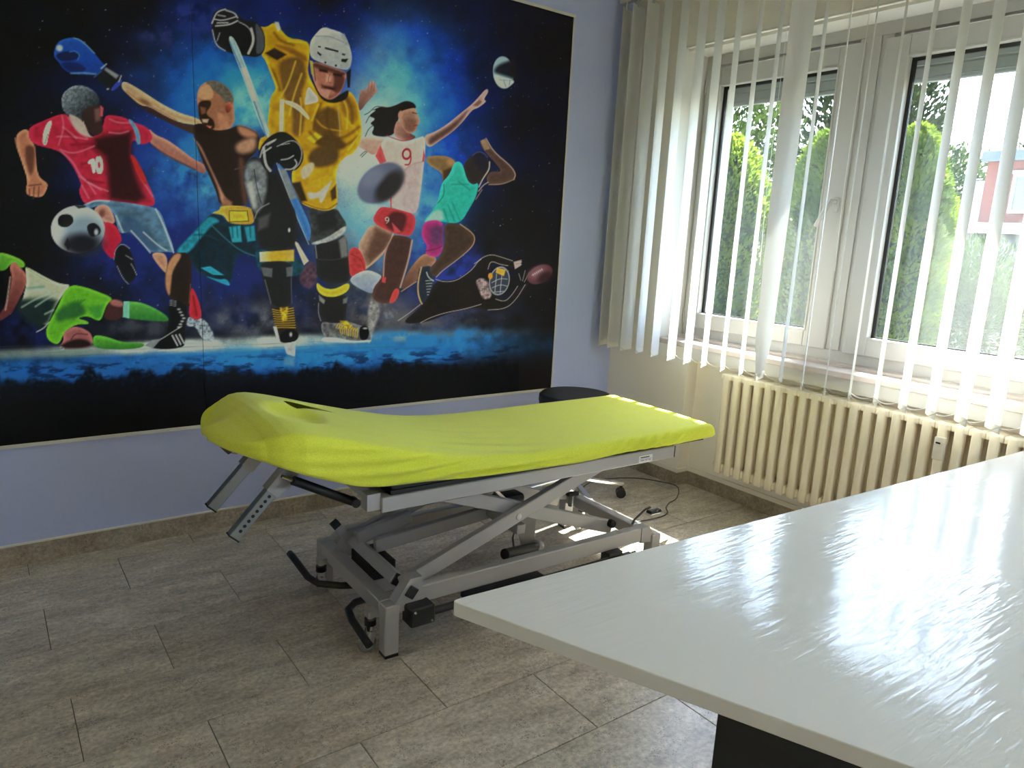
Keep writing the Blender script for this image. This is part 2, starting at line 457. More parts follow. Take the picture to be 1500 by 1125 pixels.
def make_window(name, label, dy):
    win = empty(name, (0, dy, 0))
    tag(win, label, kind='structure')
    fr = MB(); ring(fr, 3.42, 3.50, WY0, WY1, 0.852, 2.428, 0.075, 0.075, 0.06, 0.07)
    fr.obj('frame', M['white_pvc'], win, bevel=0.003)
    MB().box(3.4202, 3.4998, 1.87, 2.03, 0.912, 2.358).obj('mullion', M['white_pvc'], win)
    MB().box(3.414, 3.42, 1.925, 1.995, 0.912, 2.358).obj('mullion_cover', M['white_pvc'], win, bevel=0.002)
    def sash(y0, y1, g0, g1, handle):
        s = MB(); ring(s, 3.402, 3.465, y0, y1, 0.908, 2.338, y1 - g1, g0 - y0, 0.087, 0.093)
        s = s.obj('sash', M['white_pvc'], win, bevel=0.004)
        ring(MB(), 3.4365, 3.4395, g0 - 0.002, g1 + 0.002, 0.993, 2.247, 0.020, 0.006, 0.008, 0.016).obj('gasket_and_shade', M['gasket_and_shade'], s)  # black sealing, widened left and top to include the rebate's shade
        ring(MB(), 3.4445, 3.4485, g0 - 0.002, g1 + 0.002, 0.993, 2.247, 0.020, 0.006, 0.008, 0.016).obj('gasket_and_shade', M['gasket_and_shade'], s)
        for xg in (3.440, 3.4495):
            MB().box(xg, xg + 0.0035, g0 - 0.01, g1 + 0.01, 0.985, 2.255).obj('pane', M['glass'], s)
        ring(MB(), 3.398, 3.403, g0 - 0.010, g1 + 0.010, 0.985, 2.255, 0.010, 0.010, 0.010, 0.010).obj('glazing_bead', M['white_pvc'], s, bevel=0.002)
        if handle:
            h = MB().bbox(3.392, 3.402, 2.015, 2.045, 1.575, 1.645, 0.004)
            h.tube([(3.396, 2.03, 1.625), (3.36, 2.03, 1.625)], 0.009, 10)
            h.obj('handle_rose', M['white_pvc'], s, smooth='auto')
            MB().tube([(3.358, 2.026, 1.632), (3.352, 2.045, 1.60), (3.350, 2.075, 1.545), (3.352, 2.098, 1.505)], [0.010, 0.011, 0.010, 0.008], 10).obj('handle_lever', M['white_pvc'], s, smooth=True)
        return s
    sash(1.995, 2.905, 2.117, 2.807, True)
    sash(0.985, 1.900, 1.095, 1.785, False)
    for (y, z) in ((1.885, 2.255), (1.885, 1.60), (1.885, 0.96), (2.912, 2.25), (2.912, 0.97)):
        MB().tube([(3.408, y, z - 0.04), (3.408, y, z + 0.04)], 0.007, 8).obj('hinge', M['white_pvc'], win, smooth='auto')

make_window('window_1', 'white plastic double casement window above the radiator', 0)
make_window('added_window_2', 'added white plastic double casement window out of view beyond the desk', DY2)  # added out of view to let more daylight in
si2 = MB().bbox(XW - 0.016, 3.43, WY0 + DY2, WY1 + DY2, 0.815, 0.845, 0.004).obj('trim_8', M['sill'])
tag(si2, 'pale stone sill of the added window beyond the desk', kind='structure')
w3 = empty('added_window_3', (0, YF, 0)); tag(w3, 'added narrow white window out of view in the wall facing the mural', kind='structure')  # added behind the camera to lift the interior brightness
f3 = MB()
f3.box(FX0, FX1, -0.11, -0.04, FZ0, FZ0 + 0.07); f3.box(FX0, FX1, -0.11, -0.04, FZ1 - 0.07, FZ1)
nb = 1
for i in range(nb + 1):
    x = FX0 + (FX1 - FX0 - 0.07) * i / nb
    f3.box(x, x + 0.07, -0.11, -0.04, FZ0 + 0.07, FZ1 - 0.07)
f3.obj('frame', M['white_pvc'], w3)
for i in range(nb):
    x = FX0 + (FX1 - FX0 - 0.07) * i / nb
    MB().box(x + 0.07, x + (FX1 - FX0 - 0.07) / nb, -0.078, -0.074, FZ0 + 0.07, FZ1 - 0.07).obj('pane', M['glass'], w3)
# roller shutter outside, raised to its last slats
sh = empty('roller_shutter', (3.55, 1.94, 2.177))
tag(sh, 'grey roller shutter slats hanging at the top outside the window', 'shutter')
sm = MB().bbox(-0.006, 0.006, -0.93, 0.93, 0.0, 0.048, 0.004).mesh('slat'); sm.materials.append(M['shutter'])
for i in range(7):
    s = link('slat', sm, None, sh); s.location = (0, 0, i * 0.052)
sj = MB().box(-0.003, 0.003, -0.93, 0.93, 0.0, 0.32).obj('slat_web', M['shutter'], sh)
MB().bbox(-0.010, 0.010, -0.93, 0.93, -0.022, -0.002, 0.004).obj('end_bar', M['shutter'], sh)
for y in (0.90, -0.93):
    MB().box(-0.03, 0.03, y, y + 0.04, -1.30, 0.30).obj('guide_rail', M['white_pvc'], sh)
osill = MB().box(3.50, 3.72, WY0 - 0.03, WY1 + 0.03, 0.80, 0.83).obj('trim_7', M['shutter'])
tag(osill, 'grey metal sill outside the window', kind='structure')

# ------------------------------------------------------------------ vertical blind
SL = [(3.268, 22), (3.178, 13), (3.068, 13), (2.958, 24), (2.838, 23), (2.714, 20.5), (2.598, 21.5), (2.485, 26), (2.363, 27.5), (2.248, 27), (2.134, 17),
      (2.019, 26), (1.902, 30), (1.786, 30.6), (1.667, 31.5), (1.55, 34.5), (1.435, 39.5), (1.321, 40.5), (1.207, 42.0), (1.093, 43.5), (0.971, 44.5), (0.855, 45)]
XB, ZB0, ZB1 = 3.10, 0.752, 2.685
bl = empty('vertical_blind', (XB, 2.05, ZB0))
tag(bl, 'white vertical blind with turned fabric slats hanging in front of the window', 'blind')
MB().bbox(-0.022, 0.022, 0.78 - 2.05, 3.315 - 2.05, ZB1 - ZB0 + 0.012, ZB1 - ZB0 + 0.05, 0.004).obj('headrail', M['white_pvc'], bl)
def slat_mesh(w, h, bow, th=0.0007, n=8, z0=0.0):
    v = []; f = []
    for side in (0, 1):
        for z in (z0, z0 + h):
            for i in range(n + 1):
                t = i / n * 2 - 1
                v.append((t * w / 2, bow * (1 - t * t) - bow * 0.6 + (th if side else 0), z))
    m_ = n + 1
    for i in range(n):
        f.append((i, i + 1, m_ + i + 1, m_ + i))
        f.append((2 * m_ + i, 3 * m_ + i, 3 * m_ + i + 1, 2 * m_ + i + 1))
        f.append((i, 2 * m_ + i, 2 * m_ + i + 1, i + 1)); f.append((m_ + i, m_ + i + 1, 3 * m_ + i + 1, 3 * m_ + i))
    f.append((0, m_, 3 * m_, 2 * m_)); f.append((n, 2 * m_ + n, 3 * m_ + n, m_ + n))
    return MB().add(v, f)
sme = slat_mesh(0.127, ZB1 - ZB0 - 0.02, 0.0045).mesh('slat'); sme.materials.append(M['slat'])
wme = slat_mesh(0.121, 0.030, 0.0045, th=0.0035, z0=0.002).mesh('bottom_weight'); wme.materials.append(M['slat_weight'])
hme = MB().bbox(-0.012, 0.012, -0.003, 0.004, ZB1 - ZB0 - 0.03, ZB1 - ZB0 + 0.014, 0.001).mesh('hanger'); hme.materials.append(M['white_pvc'])
for me_ in (sme, wme): me_.polygons.foreach_set('use_smooth', [True] * len(me_.polygons)); me_.set_sharp_from_angle(angle=R(40))
def twisted_slat(w, h, tw):
    nz, nx = 40, 6; v = []; f = []
    for side in (0, 1):
        for k in range(nz + 1):
            z = h * k / nz; a = float(np.interp(z, [t[0] for t in tw], [R(t[1]) for t in tw]))
            for i in range(nx + 1):
                t = (i / nx * 2 - 1) * w / 2; d = 0.0007 * side
                v.append((t * math.cos(a) - d * math.sin(a), t * math.sin(a) + d * math.cos(a), z))
    m_ = nx + 1; o_ = (nz + 1) * m_
    for k in range(nz):
        for i in range(nx):
            a = k * m_ + i
            f.append((a, a + 1, a + m_ + 1, a + m_)); f.append((o_ + a, o_ + a + m_, o_ + a + m_ + 1, o_ + a + 1))
        f.append((k * m_, (k + 1) * m_, o_ + (k + 1) * m_, o_ + k * m_)); f.append((k * m_ + nx, o_ + k * m_ + nx, o_ + (k + 1) * m_ + nx, (k + 1) * m_ + nx))
    for i in range(nx):
        f.append((i, o_ + i, o_ + i + 1, i + 1)); q = nz * m_ + i; f.append((q, q + 1, o_ + q + 1, o_ + q))
    return MB().add(v, f)
tme = twisted_slat(0.127, ZB1 - ZB0 - 0.02, [(0, 0), (0.04, -1), (0.2, -19), (0.9, -30), (1.93, -40)]).mesh('slat'); tme.materials.append(M['slat'])
ends = []
for (y, a) in SL:
    s = link('slat', tme if y == 2.134 else sme, None, bl); s.location = (0, y - 2.05, 0); s.rotation_euler = (0, 0, R(a))
    w = link('bottom_weight', wme, None, s)
    w.location = (0, -0.0014, 0)
    link('hanger', hme, None, s)
    d = 0.058
    ends.append(((-d * math.cos(R(a)), y - 2.05 - d * math.sin(R(a))), (d * math.cos(R(a)), y - 2.05 + d * math.sin(R(a)))))
for i in range(len(ends) - 1):
    for e in (0, 1):
        p, q = ends[i][e], ends[i + 1][e]
        pts = [(p[0] + (q[0] - p[0]) * t, p[1] + (q[1] - p[1]) * t, 0.026 - 0.022 * 4 * t * (1 - t)) for t in (0, .17, .33, .5, .67, .83, 1)]
        MB().tube(pts, 0.0012, 5).obj('bead_chain', M['cord'], bl)
for y in (2.26, 1.86):
    MB().tube([(0.075, y - 2.05, ZB1 - ZB0 + 0.02), (0.075, y - 2.05 + 0.01, 0.9), (0.075, y - 2.05, 0.55)], 0.0011, 5).obj('pull_cord', M['cord'], bl)

# ------------------------------------------------------------------ radiator
rad = empty('radiator', (3.245, 2.43, 0.0))
tag(rad, 'cream enamelled column radiator set in the niche under the sill', 'radiator')
def rad_section():
    s = MB()
    P = 0.0645
    for (x0, x1) in ((-0.055, -0.018), (0.018, 0.055)):
        s.bbox(x0, x1, -0.0205, 0.0205, 0.172, 0.722, 0.010, 2)
    s.bbox(-0.052, 0.052, -P / 2, P / 2, 0.690, 0.720, 0.006, 2)
    s.bbox(-0.044, 0.044, -P / 2, P / 2, 0.180, 0.228, 0.010, 2)
    return s.mesh('section')
rme = rad_section(); rme.materials.append(M['radiator']); rme.polygons.foreach_set('use_smooth', [True] * len(rme.polygons)); rme.set_sharp_from_angle(angle=R(50))
for i in range(23):
    s = link('section', rme, None, rad); s.location = (0, -0.032 - i * 0.0645, 0)
MB().lathe([(0.013, 0), (0.017, 0.004), (0.017, 0.022), (0.010, 0.026)], 12, (0, 0.001, 0.205), axis='y').obj('end_plug', M['radiator'], rad, smooth='auto')
MB().tube([(0.03, 0.002, 0.69), (0.03, 0.03, 0.69), (0.06, 0.03, 0.69)], 0.006, 8).obj('vent_valve', M['radiator'], rad, smooth=True)
for y in (-0.35, -1.15):
    MB().box(0.05, 0.078, y - 0.01, y + 0.01, 0.60, 0.63).obj('wall_bracket', M['radiator'], rad)
pm = hit(1378, 655, 0, 3.19)
hm = empty('heat_meter', (3.178, pm[1], pm[2]))
tag(hm, 'small cream heat cost meter clipped to the radiator', 'meter')
MB().bbox(-0.012, 0.012, -0.021, 0.021, -0.052, 0.045, 0.005, 2).obj('body', M['meter'], hm, smooth='auto')
MB().box(-0.0135, -0.0115, -0.006, 0.012, 0.017, 0.024).obj('display', M['black'], hm)
MB().box(-0.0128, -0.0118, -0.012, 0.016, 0.010, 0.012).obj('display_rim', M['meter'], hm)
# ------------------------------------------------------------------ treatment table
T0 = (1.64, 2.272, 0.0); TR = R(-1.0)
tt = empty('treatment_table', T0, TR)
tag(tt, 'grey steel height-adjustable treatment table with scissor lift frame', 'treatment table')
G = M['grey_metal']
def P(name, mb, m, parent=tt, smooth=False, bevel=0.0): return mb.obj(name, m, parent, smooth, bevel)
HW = 0.313
for sx in (-1, 1):
    x0, x1 = (-0.637, -0.587) if sx < 0 else (0.587, 0.637)
    P('cross_bar', MB().bbox(x0, x1, -HW + 0.05, HW - 0.05, 0.132, 0.186, 0.003), G)
    for sy in (-1, 1):
        y0, y1 = sorted((sy * HW, sy * (HW - 0.05)))
        lg = P('leg', MB().bbox(x0, x1, y0, y1, 0.010, 0.186, 0.003), G)
        MB().box(x0 + 0.001, x1 - 0.001, y0 + 0.001, y1 - 0.001, 0.0, 0.0105).obj('foot', M['black'], lg)
for sy in (-1, 1):
    y0, y1 = sorted((sy * 0.300, sy * 0.262))
    P('side_rail', MB().bbox(-0.53, 0.56, y0, y1, 0.163, 0.224, 0.003), G)
    ya, yb = sorted((sy * 0.304, sy * 0.258))
    gt = 0.262 if sy < 0 else 0.222
    P('gusset', MB().prism([(-0.605, 0.176), (-0.545, gt), (-0.50, gt), (-0.49, 0.163), (-0.60, 0.150)], ya, yb, 'xz'), G)
    P('gusset', MB().prism([(0.605, 0.180), (0.57, 0.226), (0.53, 0.224), (0.53, 0.163), (0.60, 0.150)], ya, yb, 'xz'), G)
# scissor arms
ang = math.atan2(0.32, 0.90)
for sy in (-1, 1):
    y = -0.238 if sy < 0 else 0.195
    P('scissor_arm', MB().beam((-0.545, y, 0.212), (0.375, y, 0.534), 0.030, 0.054, b=0.003), G)
    y = -0.200 if sy < 0 else 0.155
    P('scissor_arm', MB().beam((-0.46, y, 0.530), (0.445, y, 0.212), 0.030, 0.054, b=0.003), G)
    P('pivot_bolt', MB().lathe([(0.0, 0), (0.011, 0.002), (0.013, 0.006), (0.013, 0.010)], 14, (-0.075, (-0.259 if sy < 0 else 0.212) , 0.374), axis='y'), M['sticker'], smooth='auto')
    P('roller', MB().lathe([(0.016, -0.012), (0.018, -0.008), (0.018, 0.008), (0.016, 0.012)], 14, (0.43, -0.222 if sy < 0 else 0.176, 0.236), axis='y'), M['black'])
def sq_tube(x, z, y0, y1, w, a):
    return MB().beam((x, y0, z), (x, y1, z), w, w, up=(math.sin(a), 0, math.cos(a)), b=0.003)
P('cross_tube', sq_tube(-0.543, 0.216, -0.205, 0.175, 0.042, R(35)), G)
P('tube_cap', sq_tube(-0.543, 0.216, -0.212, -0.205, 0.042, R(35)), M['black'])
P('tube_cap', sq_tube(-0.540, 0.214, -0.310, -0.304, 0.040, R(38)), M['black'])
P('cross_tube', sq_tube(0.40, 0.500, -0.235, 0.235, 0.036, R(0)), G)
P('cross_tube', sq_tube(-0.02, 0.292, -0.20, 0.20, 0.04, R(0)), G)
P('lift_lever', MB().beam((-0.52, 0.03, 0.244), (0.0, 0.03, 0.286), 0.028, 0.052, b=0.003), G)
P('lift_lever', MB().beam((-0.34, 0.10, 0.300), (-0.56, 0.10, 0.255), 0.028, 0.052, b=0.003), G)
P('motor', MB().bbox(-0.575, -0.47, -0.05, 0.12, 0.105, 0.212, 0.006), M['black'])
P('motor_bracket', MB().box(-0.60, -0.46, -0.06, -0.052, 0.10, 0.15), G)
# actuator under the frame
P('actuator', MB().tube([(-0.02, -0.10, 0.150), (0.205, -0.02, 0.100)], 0.022, 12), M['black'], smooth='auto')
P('actuator_rod', MB().tube([(-0.085, 0.0, 0.452), (0.045, 0.0, 0.325)], 0.011, 10), M['chrome'], smooth='auto')
P('actuator_motor', MB().bbox(0.03, 0.16, 0.02, 0.10, 0.272, 0.335, 0.016, 2), M['black'], smooth='auto')
P('actuator_joint', MB().lathe([(0.012, -0.03), (0.026, -0.015), (0.028, 0.0), (0.026, 0.015), (0.012, 0.03)], 14, (0.205, -0.02, 0.105), axis='y'), G, smooth='auto')
P('actuator_bracket', MB().prism([(0.075, 0.31), (0.20, 0.305), (0.20, 0.10), (0.14, 0.10), (0.115, 0.17)], -0.006, 0.002, 'xz'), G)
P('motor_cable', MB().tube([(0.03, -0.06, 0.33), (0.05, -0.08, 0.27), (0.03, -0.08, 0.2), (0.05, -0.07, 0.13), (0.12, -0.05, 0.09)], 0.004, 6), M['cable'], smooth=True)
P('motor_cable', MB().tube([(0.06, 0.08, 0.33), (0.0, 0.09, 0.38), (-0.02, 0.06, 0.34), (0.04, 0.04, 0.29)], 0.004, 6), M['cable'], smooth=True)
P('foot_plate', MB().box(-0.21, 0.16, -0.13, -0.085, 0.012, 0.03), M['black'])
# switch bar and control box on the near side
P('control_box', MB().bbox(-0.565, -0.475, -0.355, -0.285, 0.110, 0.178, 0.005), M['black'])
P('box_screw', MB().lathe([(0.004, 0), (0.005, 0.002)], 8, (-0.55, -0.357, 0.165), axis='y'), M['chrome'])
P('box_screw', MB().lathe([(0.004, 0), (0.005, 0.002)], 8, (-0.487, -0.357, 0.122), axis='y'), M['chrome'])
P('switch_bar', MB().tube([(-0.48, -0.328, 0.138), (0.44, -0.328, 0.138)], 0.014, 10), M['black'], smooth='auto')
P('bar_bracket', MB().box(0.33, 0.40, -0.33, -0.28, 0.115, 0.165), M['black'])
P('bar_end', MB().tube([(0.44, -0.328, 0.138), (0.475, -0.328, 0.142)], 0.007, 8), M['chrome'])
# pedals, casters and levers at the head end
P('brake_pedal', MB().tube([(-0.60, 0.03, 0.105), (-0.64, 0.06, 0.100), (-0.70, 0.12, 0.096), (-0.722, 0.17, 0.105), (-0.735, 0.30, 0.135), (-0.738, 0.33, 0.14)], 0.013, 10), M['black'], smooth=True)
P('brake_pedal', MB().tube([(-0.60, -0.09, 0.108), (-0.65, -0.095, 0.108), (-0.685, -0.12, 0.102), (-0.692, -0.17, 0.09), (-0.69, -0.26, 0.072), (-0.688, -0.30, 0.062)], 0.013, 10), M['black'], smooth=True)
def caster(x, y):
    c = P('caster', MB().tube([(x, y, 0.068), (x, y, 0.132)], 0.014, 12), M['chrome'], smooth='auto')
    MB().tube([(x, y, 0.096), (x, y, 0.118)], 0.020, 12).obj('collar', M['black'], c, smooth='auto')
    MB().lathe([(0.010, -0.011), (0.029, -0.011), (0.032, -0.007), (0.032, 0.007), (0.029, 0.011), (0.010, 0.011)], 20, (x - 0.012, y, 0.0325), axis='y').obj('wheel', M['rubber_grey'], c, smooth='auto')
    MB().lathe([(0.004, -0.014), (0.018, -0.013), (0.018, 0.013), (0.004, 0.014)], 14, (x - 0.012, y, 0.0325), axis='y').obj('hub', M['chrome'], c, smooth='auto')
    for d in (-0.018, 0.018):
        MB().beam((x + 0.002, y + d, 0.075), (x - 0.012, y + d, 0.028), 0.003, 0.026).obj('fork', M['chrome'], c)
for (x, y) in ((-0.655, -0.235), (-0.655, 0.215), (0.655, -0.235), (0.655, 0.215)):
    caster(x, y)
P('caster_mount', MB().box(-0.67, -0.63, -0.252, -0.218, 0.126, 0.15), G)
P('caster_mount', MB().box(-0.67, -0.63, 0.198, 0.232, 0.126, 0.15), G)
P('caster_mount', MB().box(0.63, 0.67, -0.252, -0.218, 0.126, 0.15), G)
P('caster_mount', MB().box(0.63, 0.67, 0.198, 0.232, 0.126, 0.15), G)
lv = P('hand_lever', MB().beam((-0.612, 0.17, 0.178), (-0.578, 0.17, 0.238), 0.006, 0.028).beam((-0.572, 0.17, 0.232), (-0.612, 0.17, 0.288), 0.03, 0.03), G)
MB().beam((-0.611, 0.17, 0.287), (-0.622, 0.17, 0.303), 0.031, 0.031).obj('lever_cap', M['black'], lv)
P('lever_bearing', MB().tube([(-0.575, 0.12, 0.196), (-0.575, 0.20, 0.196)], 0.017, 14), G, smooth='auto')
for sy in (-1, 1):   # brake levers at the foot end
    y = sy * 0.235
    br = P('brake_lever', MB().tube([(0.56, y + 0.02, 0.205), (0.565, y + 0.015, 0.225), (0.60, y - 0.01, 0.275), (0.62, y - 0.02, 0.285)], 0.005, 8), M['cable'], smooth=True)
    MB().bbox(0.605, 0.675, y - 0.04, y - 0.006, 0.255, 0.272, 0.006).obj('pedal_pad', M['black'], br)
    MB().bbox(0.545, 0.61, y - 0.045, y - 0.012, 0.190, 0.208, 0.006).obj('pedal_pad', M['black'], br)
    MB().tube([(0.575, y - 0.028, 0.195), (0.575, y - 0.028, 0.14)], 0.016, 10).obj('pedal_post', M['steel'], br, smooth='auto')
# upper frame
for sy in (-1, 1):
    y0, y1 = sorted((sy * 0.312, sy * 0.272))
    P('top_rail', MB().bbox(-0.655, 0.672, y0, y1, 0.516, 0.566, 0.003), G)
P('top_cross', MB().bbox(-0.655, -0.605, -0.272, 0.272, 0.516, 0.566, 0.003), G)
P('top_cross', MB().bbox(0.60, 0.672, -0.272, 0.272, 0.516, 0.566, 0.003), G)
P('head_bracket', MB().box(-0.70, -0.655, -0.30, -0.255, 0.525, 0.58), G)
P('head_bracket', MB().box(-0.70, -0.655, 0.255, 0.30, 0.525, 0.58), G)
P('rail_cap', MB().box(0.672, 0.675, -0.312, -0.272, 0.517, 0.565), M['black'])
sk = P('type_plate', MB().box(0.465, 0.54, -0.3135, -0.3121, 0.521, 0.549), M['sticker'])
for (a, b, z, h) in ((0.473, 0.522, 0.5395, 0.004), (0.474, 0.495, 0.5275, 0.002), (0.500, 0.512, 0.5275, 0.002), (0.517, 0.533, 0.5275, 0.002), (0.470, 0.535, 0.5335, 0.001)):
    MB().box(a, b, -0.3142, -0.3134, z, z + h).obj('plate_print', M['black'], sk)
P('seat_board', MB().box(-0.62, 0.86, -0.30, 0.30, 0.566, 0.580), M['dark_pad'])
P('seat_pad', MB().bbox(-0.62, 0.885, -0.305, 0.305, 0.581, 0.622, 0.012, 2), M['dark_pad'])
# head section board follows the raised cushion
P('head_pad', MB().prism([(-0.64, 0.640), (-0.64, 0.690), (-0.80, 0.738), (-0.95, 0.762), (-1.02, 0.748), (-1.03, 0.738), (-0.97, 0.722), (-0.80, 0.680)], -0.22, 0.22, 'xz'), M['dark_pad'])
P('head_board', MB().beam((-0.66, 0, 0.600), (-0.98, 0, 0.712), 0.44, 0.014), M['dark_pad'])
for sy in (-1, 1):
    y = sy * 0.135 - 0.005
    sp = P('support_tube', MB().beam((-1.066, y, 0.455), (-0.905, y, 0.630), 0.032, 0.036, b=0.002), M['steel'])
    d = Vector((0.161, 0, 0.175)).normalized()
    MB().beam(Vector((-1.066, y, 0.455)) - d * 0.0012, Vector((-1.066, y, 0.455)) + d * 0.004, 0.0335, 0.0375).obj('tube_end', M['black'], sp)
    MB().beam(Vector((-0.95, y, 0.581)), Vector((-0.875, y, 0.663)), 0.044, 0.046).obj('socket', G, sp)
    if sy < 0:
        for k in range(9):
            c = Vector((-1.066, y - 0.0161, 0.455)) + d * (0.030 + k * 0.0185)
            MB().lathe([(0.0055, -0.0006), (0.0055, 0.0006)], 10, tuple(c), axis='y').obj('hole', M['black'], sp)
P('support_bracket', MB().prism([(-0.94, 0.60), (-0.87, 0.690), (-0.80, 0.70), (-0.78, 0.665), (-0.86, 0.645), (-0.90, 0.585)], -0.162, -0.155, 'xz'), G)
P('support_bracket', MB().prism([(-0.94, 0.60), (-0.87, 0.690), (-0.80, 0.70), (-0.78, 0.665), (-0.86, 0.645), (-0.90, 0.585)], 0.145, 0.152, 'xz'), G)
P('clamp_lever', MB().tube([(-1.022, 0.13, 0.668), (-1.008, 0.13, 0.651), (-0.998, 0.13, 0.641)], 0.011, 10), M['cable'], smooth=True)
P('lever_stem', MB().tube([(-0.998, 0.13, 0.641), (-0.98, 0.13, 0.636), (-0.94, 0.13, 0.640)], 0.006, 8), M['chrome'], smooth=True)
P('gas_spring', MB().tube([(-0.895, -0.19, 0.625), (-0.70, -0.19, 0.522)], 0.015, 12), M['black'], smooth='auto')
P('gas_rod', MB().tube([(-0.93, -0.19, 0.644), (-0.895, -0.19, 0.625)], 0.006, 8), M['chrome'], smooth='auto')
P('spring_joint', MB().lathe([(0.015, -0.018), (0.015, 0.018)], 12, (-0.695, -0.19, 0.520), axis='y'), M['black'])

# ------------------------------------------------------------------ fitted cover
def itp(tab, x):
    xs = [t[0] for t in tab]; ys = [t[1] for t in tab]
    return float(np.interp(x, xs, ys))
def sm(tab, x, k=0.03):
    return (itp(tab, x - k) + 2 * itp(tab, x) + itp(tab, x + k)) / 4
ZT = [(-1.10, .762), (-1.085, .768), (-1.06, .771), (-1.03, .775), (-1.0, .786), (-0.96, .805), (-0.90, .803), (-0.82, .785), (-0.70, .750), (-0.58, .716), (-0.48, .692), (-0.36, .664), (-0.24, .646), (-0.12, .637), (0, .634), (0.9, .636)]
ZH = [(-1.10, .736), (-1.06, .737), (-1.007, .722), (-0.95, .700), (-0.887, .673), (-0.79, .637), (-0.74, .618), (-0.66, .605), (-0.527, .598), (-0.37, .586), (-0.13, .576), (0.15, .568), (0.37, .577), (0.64, .573), (0.9, .578)]
WD = [(-1.100, .05), (-1.094, .10), (-1.083, .15), (-1.065, .20), (-1.04, .243), (-1.005, .280), (-0.96, .308), (-0.90, .325), (0.88, .325), (0.903, .321), (0.913, .312)]
CR = [(-1.1, .010), (-0.9, .016), (-0.6, .014), (-0.3, .006), (0, .004), (0.9, .003)]
xs = list(np.arange(-1.100, -1.0, 0.007)) + list(np.arange(-1.0, -0.66, 0.005)) + list(np.arange(-0.66, 0.86, 0.012)) + [0.866, 0.878, 0.888, 0.897, 0.905, 0.910, 0.913]
sect = [(x, None) for x in xs]
NTOP = 96
rows = []
def section(x, ztop, w, zh, endk=1.0):
    r = min(0.030, (ztop - zh) * 0.45, w * 0.5)
    prof = []
    prof += [(max(w - 0.040, w * 0.4), zh + 0.006), (max(w - 0.014, w * 0.7), zh + 0.0005), (w - 0.002, zh + 0.004)]
    for t in (0.1, 0.2, 0.3, 0.4, 0.5, 0.6, 0.7, 0.8, 0.9, 1.0):
        prof.append((w + 0.003 * math.sin(t * math.pi), zh + 0.006 + (ztop - r - zh - 0.006) * t))
    for a in (18, 36, 54, 72, 90):
        prof.append((w - r + r * math.cos(R(a)), ztop - r + r * math.sin(R(a))))
    near = [(-p[0], p[1], 1) for p in prof]; far = [(p[0], p[1], 1) for p in reversed(prof)]
    top = []
    cr = sm(CR, x)
    for i in range(1, NTOP):
        t = i / NTOP * 2 - 1
        y = (w - r) * t
        top.append((y, ztop + cr * endk * (1 - t * t), 0))
    out = []
    for (y, z, s) in near + top + far:
        # wrinkles and dents, all part of the cloth's shape
        if s and y < 0:
            k = (z - zh) / max(ztop - zh, 1e-3)
            m1 = math.exp(-((x - 0.50) / 0.20) ** 2) * math.sin(math.pi * min(max(k, 0), 1))
            y -= 0.012 * m1 * math.sin((x - 1.9 * (z - zh)) * 95)
            m2 = math.exp(-((x + 0.45) / 0.33) ** 2) * math.sin(math.pi * min(max(k, 0), 1)) ** 0.7
            y -= 0.013 * m2 * math.sin((z * 1.0 + 0.055 * x + 0.015 * math.sin(x * 7)) * 150 + 0.8)
            m3 = math.exp(-((x + 0.15) / 0.30) ** 2) * max(0, 1 - abs(k - 0.45) / 0.45)
            y -= 0.016 * m3
            kk = 0.40 + 0.25 * (x + 0.15) - 0.6 * (x + 0.15) ** 2
            m4 = max(0.0, 1 - ((x + 0.16) / 0.30) ** 2)
            y += 0.020 * m4 * math.exp(-((k - kk) / 0.10) ** 2)
        if not s:
            m = math.exp(-((x + 0.30) / 0.35) ** 2)
            z += 0.0022 * m * math.sin(y * 70 + x * 9 + 2.0 * math.sin(x * 5)) * (0.4 + 0.6 * (y < 0.05))
            z += 0.0012 * math.sin(x * 23 + y * 31) * math.sin(x * 11 - y * 17)
        # face cut-out sag
        dx = (x + 0.835) / 0.075; dy = (y + 0.035) / 0.105
        q = dx * dx + dy * dy
        if q < 3 and (not s): z -= 0.032 * math.exp(-q ** 2 * 0.8)
        # pinched crease on the near flank
        q = ((x + 1.0) / 0.012) ** 2
        if s and y < 0 and q < 6: y += 0.006 * math.exp(-q)
        # shoulders at the very head end sit lower toward the far side
        q = math.exp(-((x + 1.07) / 0.045) ** 2)
        if not s: z -= 0.026 * q * (y > 0) * min(1, y / 0.1)
        out.append((x, y, z))
    return out
for x in xs:
    ztop = sm(ZT, x); w = sm(WD, x, 0.006); zh = sm(ZH, x)
    e = 1.0
    if x > 0.870:
        t = (x - 0.870) / 0.045
        ztop -= 0.026 * (1 - math.sqrt(max(0, 1 - t * t)))
    if x < -1.05:
        t = min(1, (-1.05 - x) / 0.05)
        ztop -= 0.012 * (1 - math.sqrt(max(0, 1 - t * t)))
    rows.append(section(x, ztop, w, zh, e))
for k in (0.75, 0.5, 0.25, 0.0):    # closing foot end face
    x = 0.914 + 0.002 * math.sin(k * math.pi)
    zh = 0.578; rows.append(section(x, zh + 0.008 + (0.610 - zh - 0.008) * k, 0.311, zh, 0.2))
for k in (0.6, 0.25, 0.0):         # closing head end face
    zh = 0.736; rows.insert(0, section(-1.102, zh + 0.004 + 0.012 * k, 0.045, zh, 0.2))
n = len(rows[0])
v = [p for r_ in rows for p in r_]
faces = []
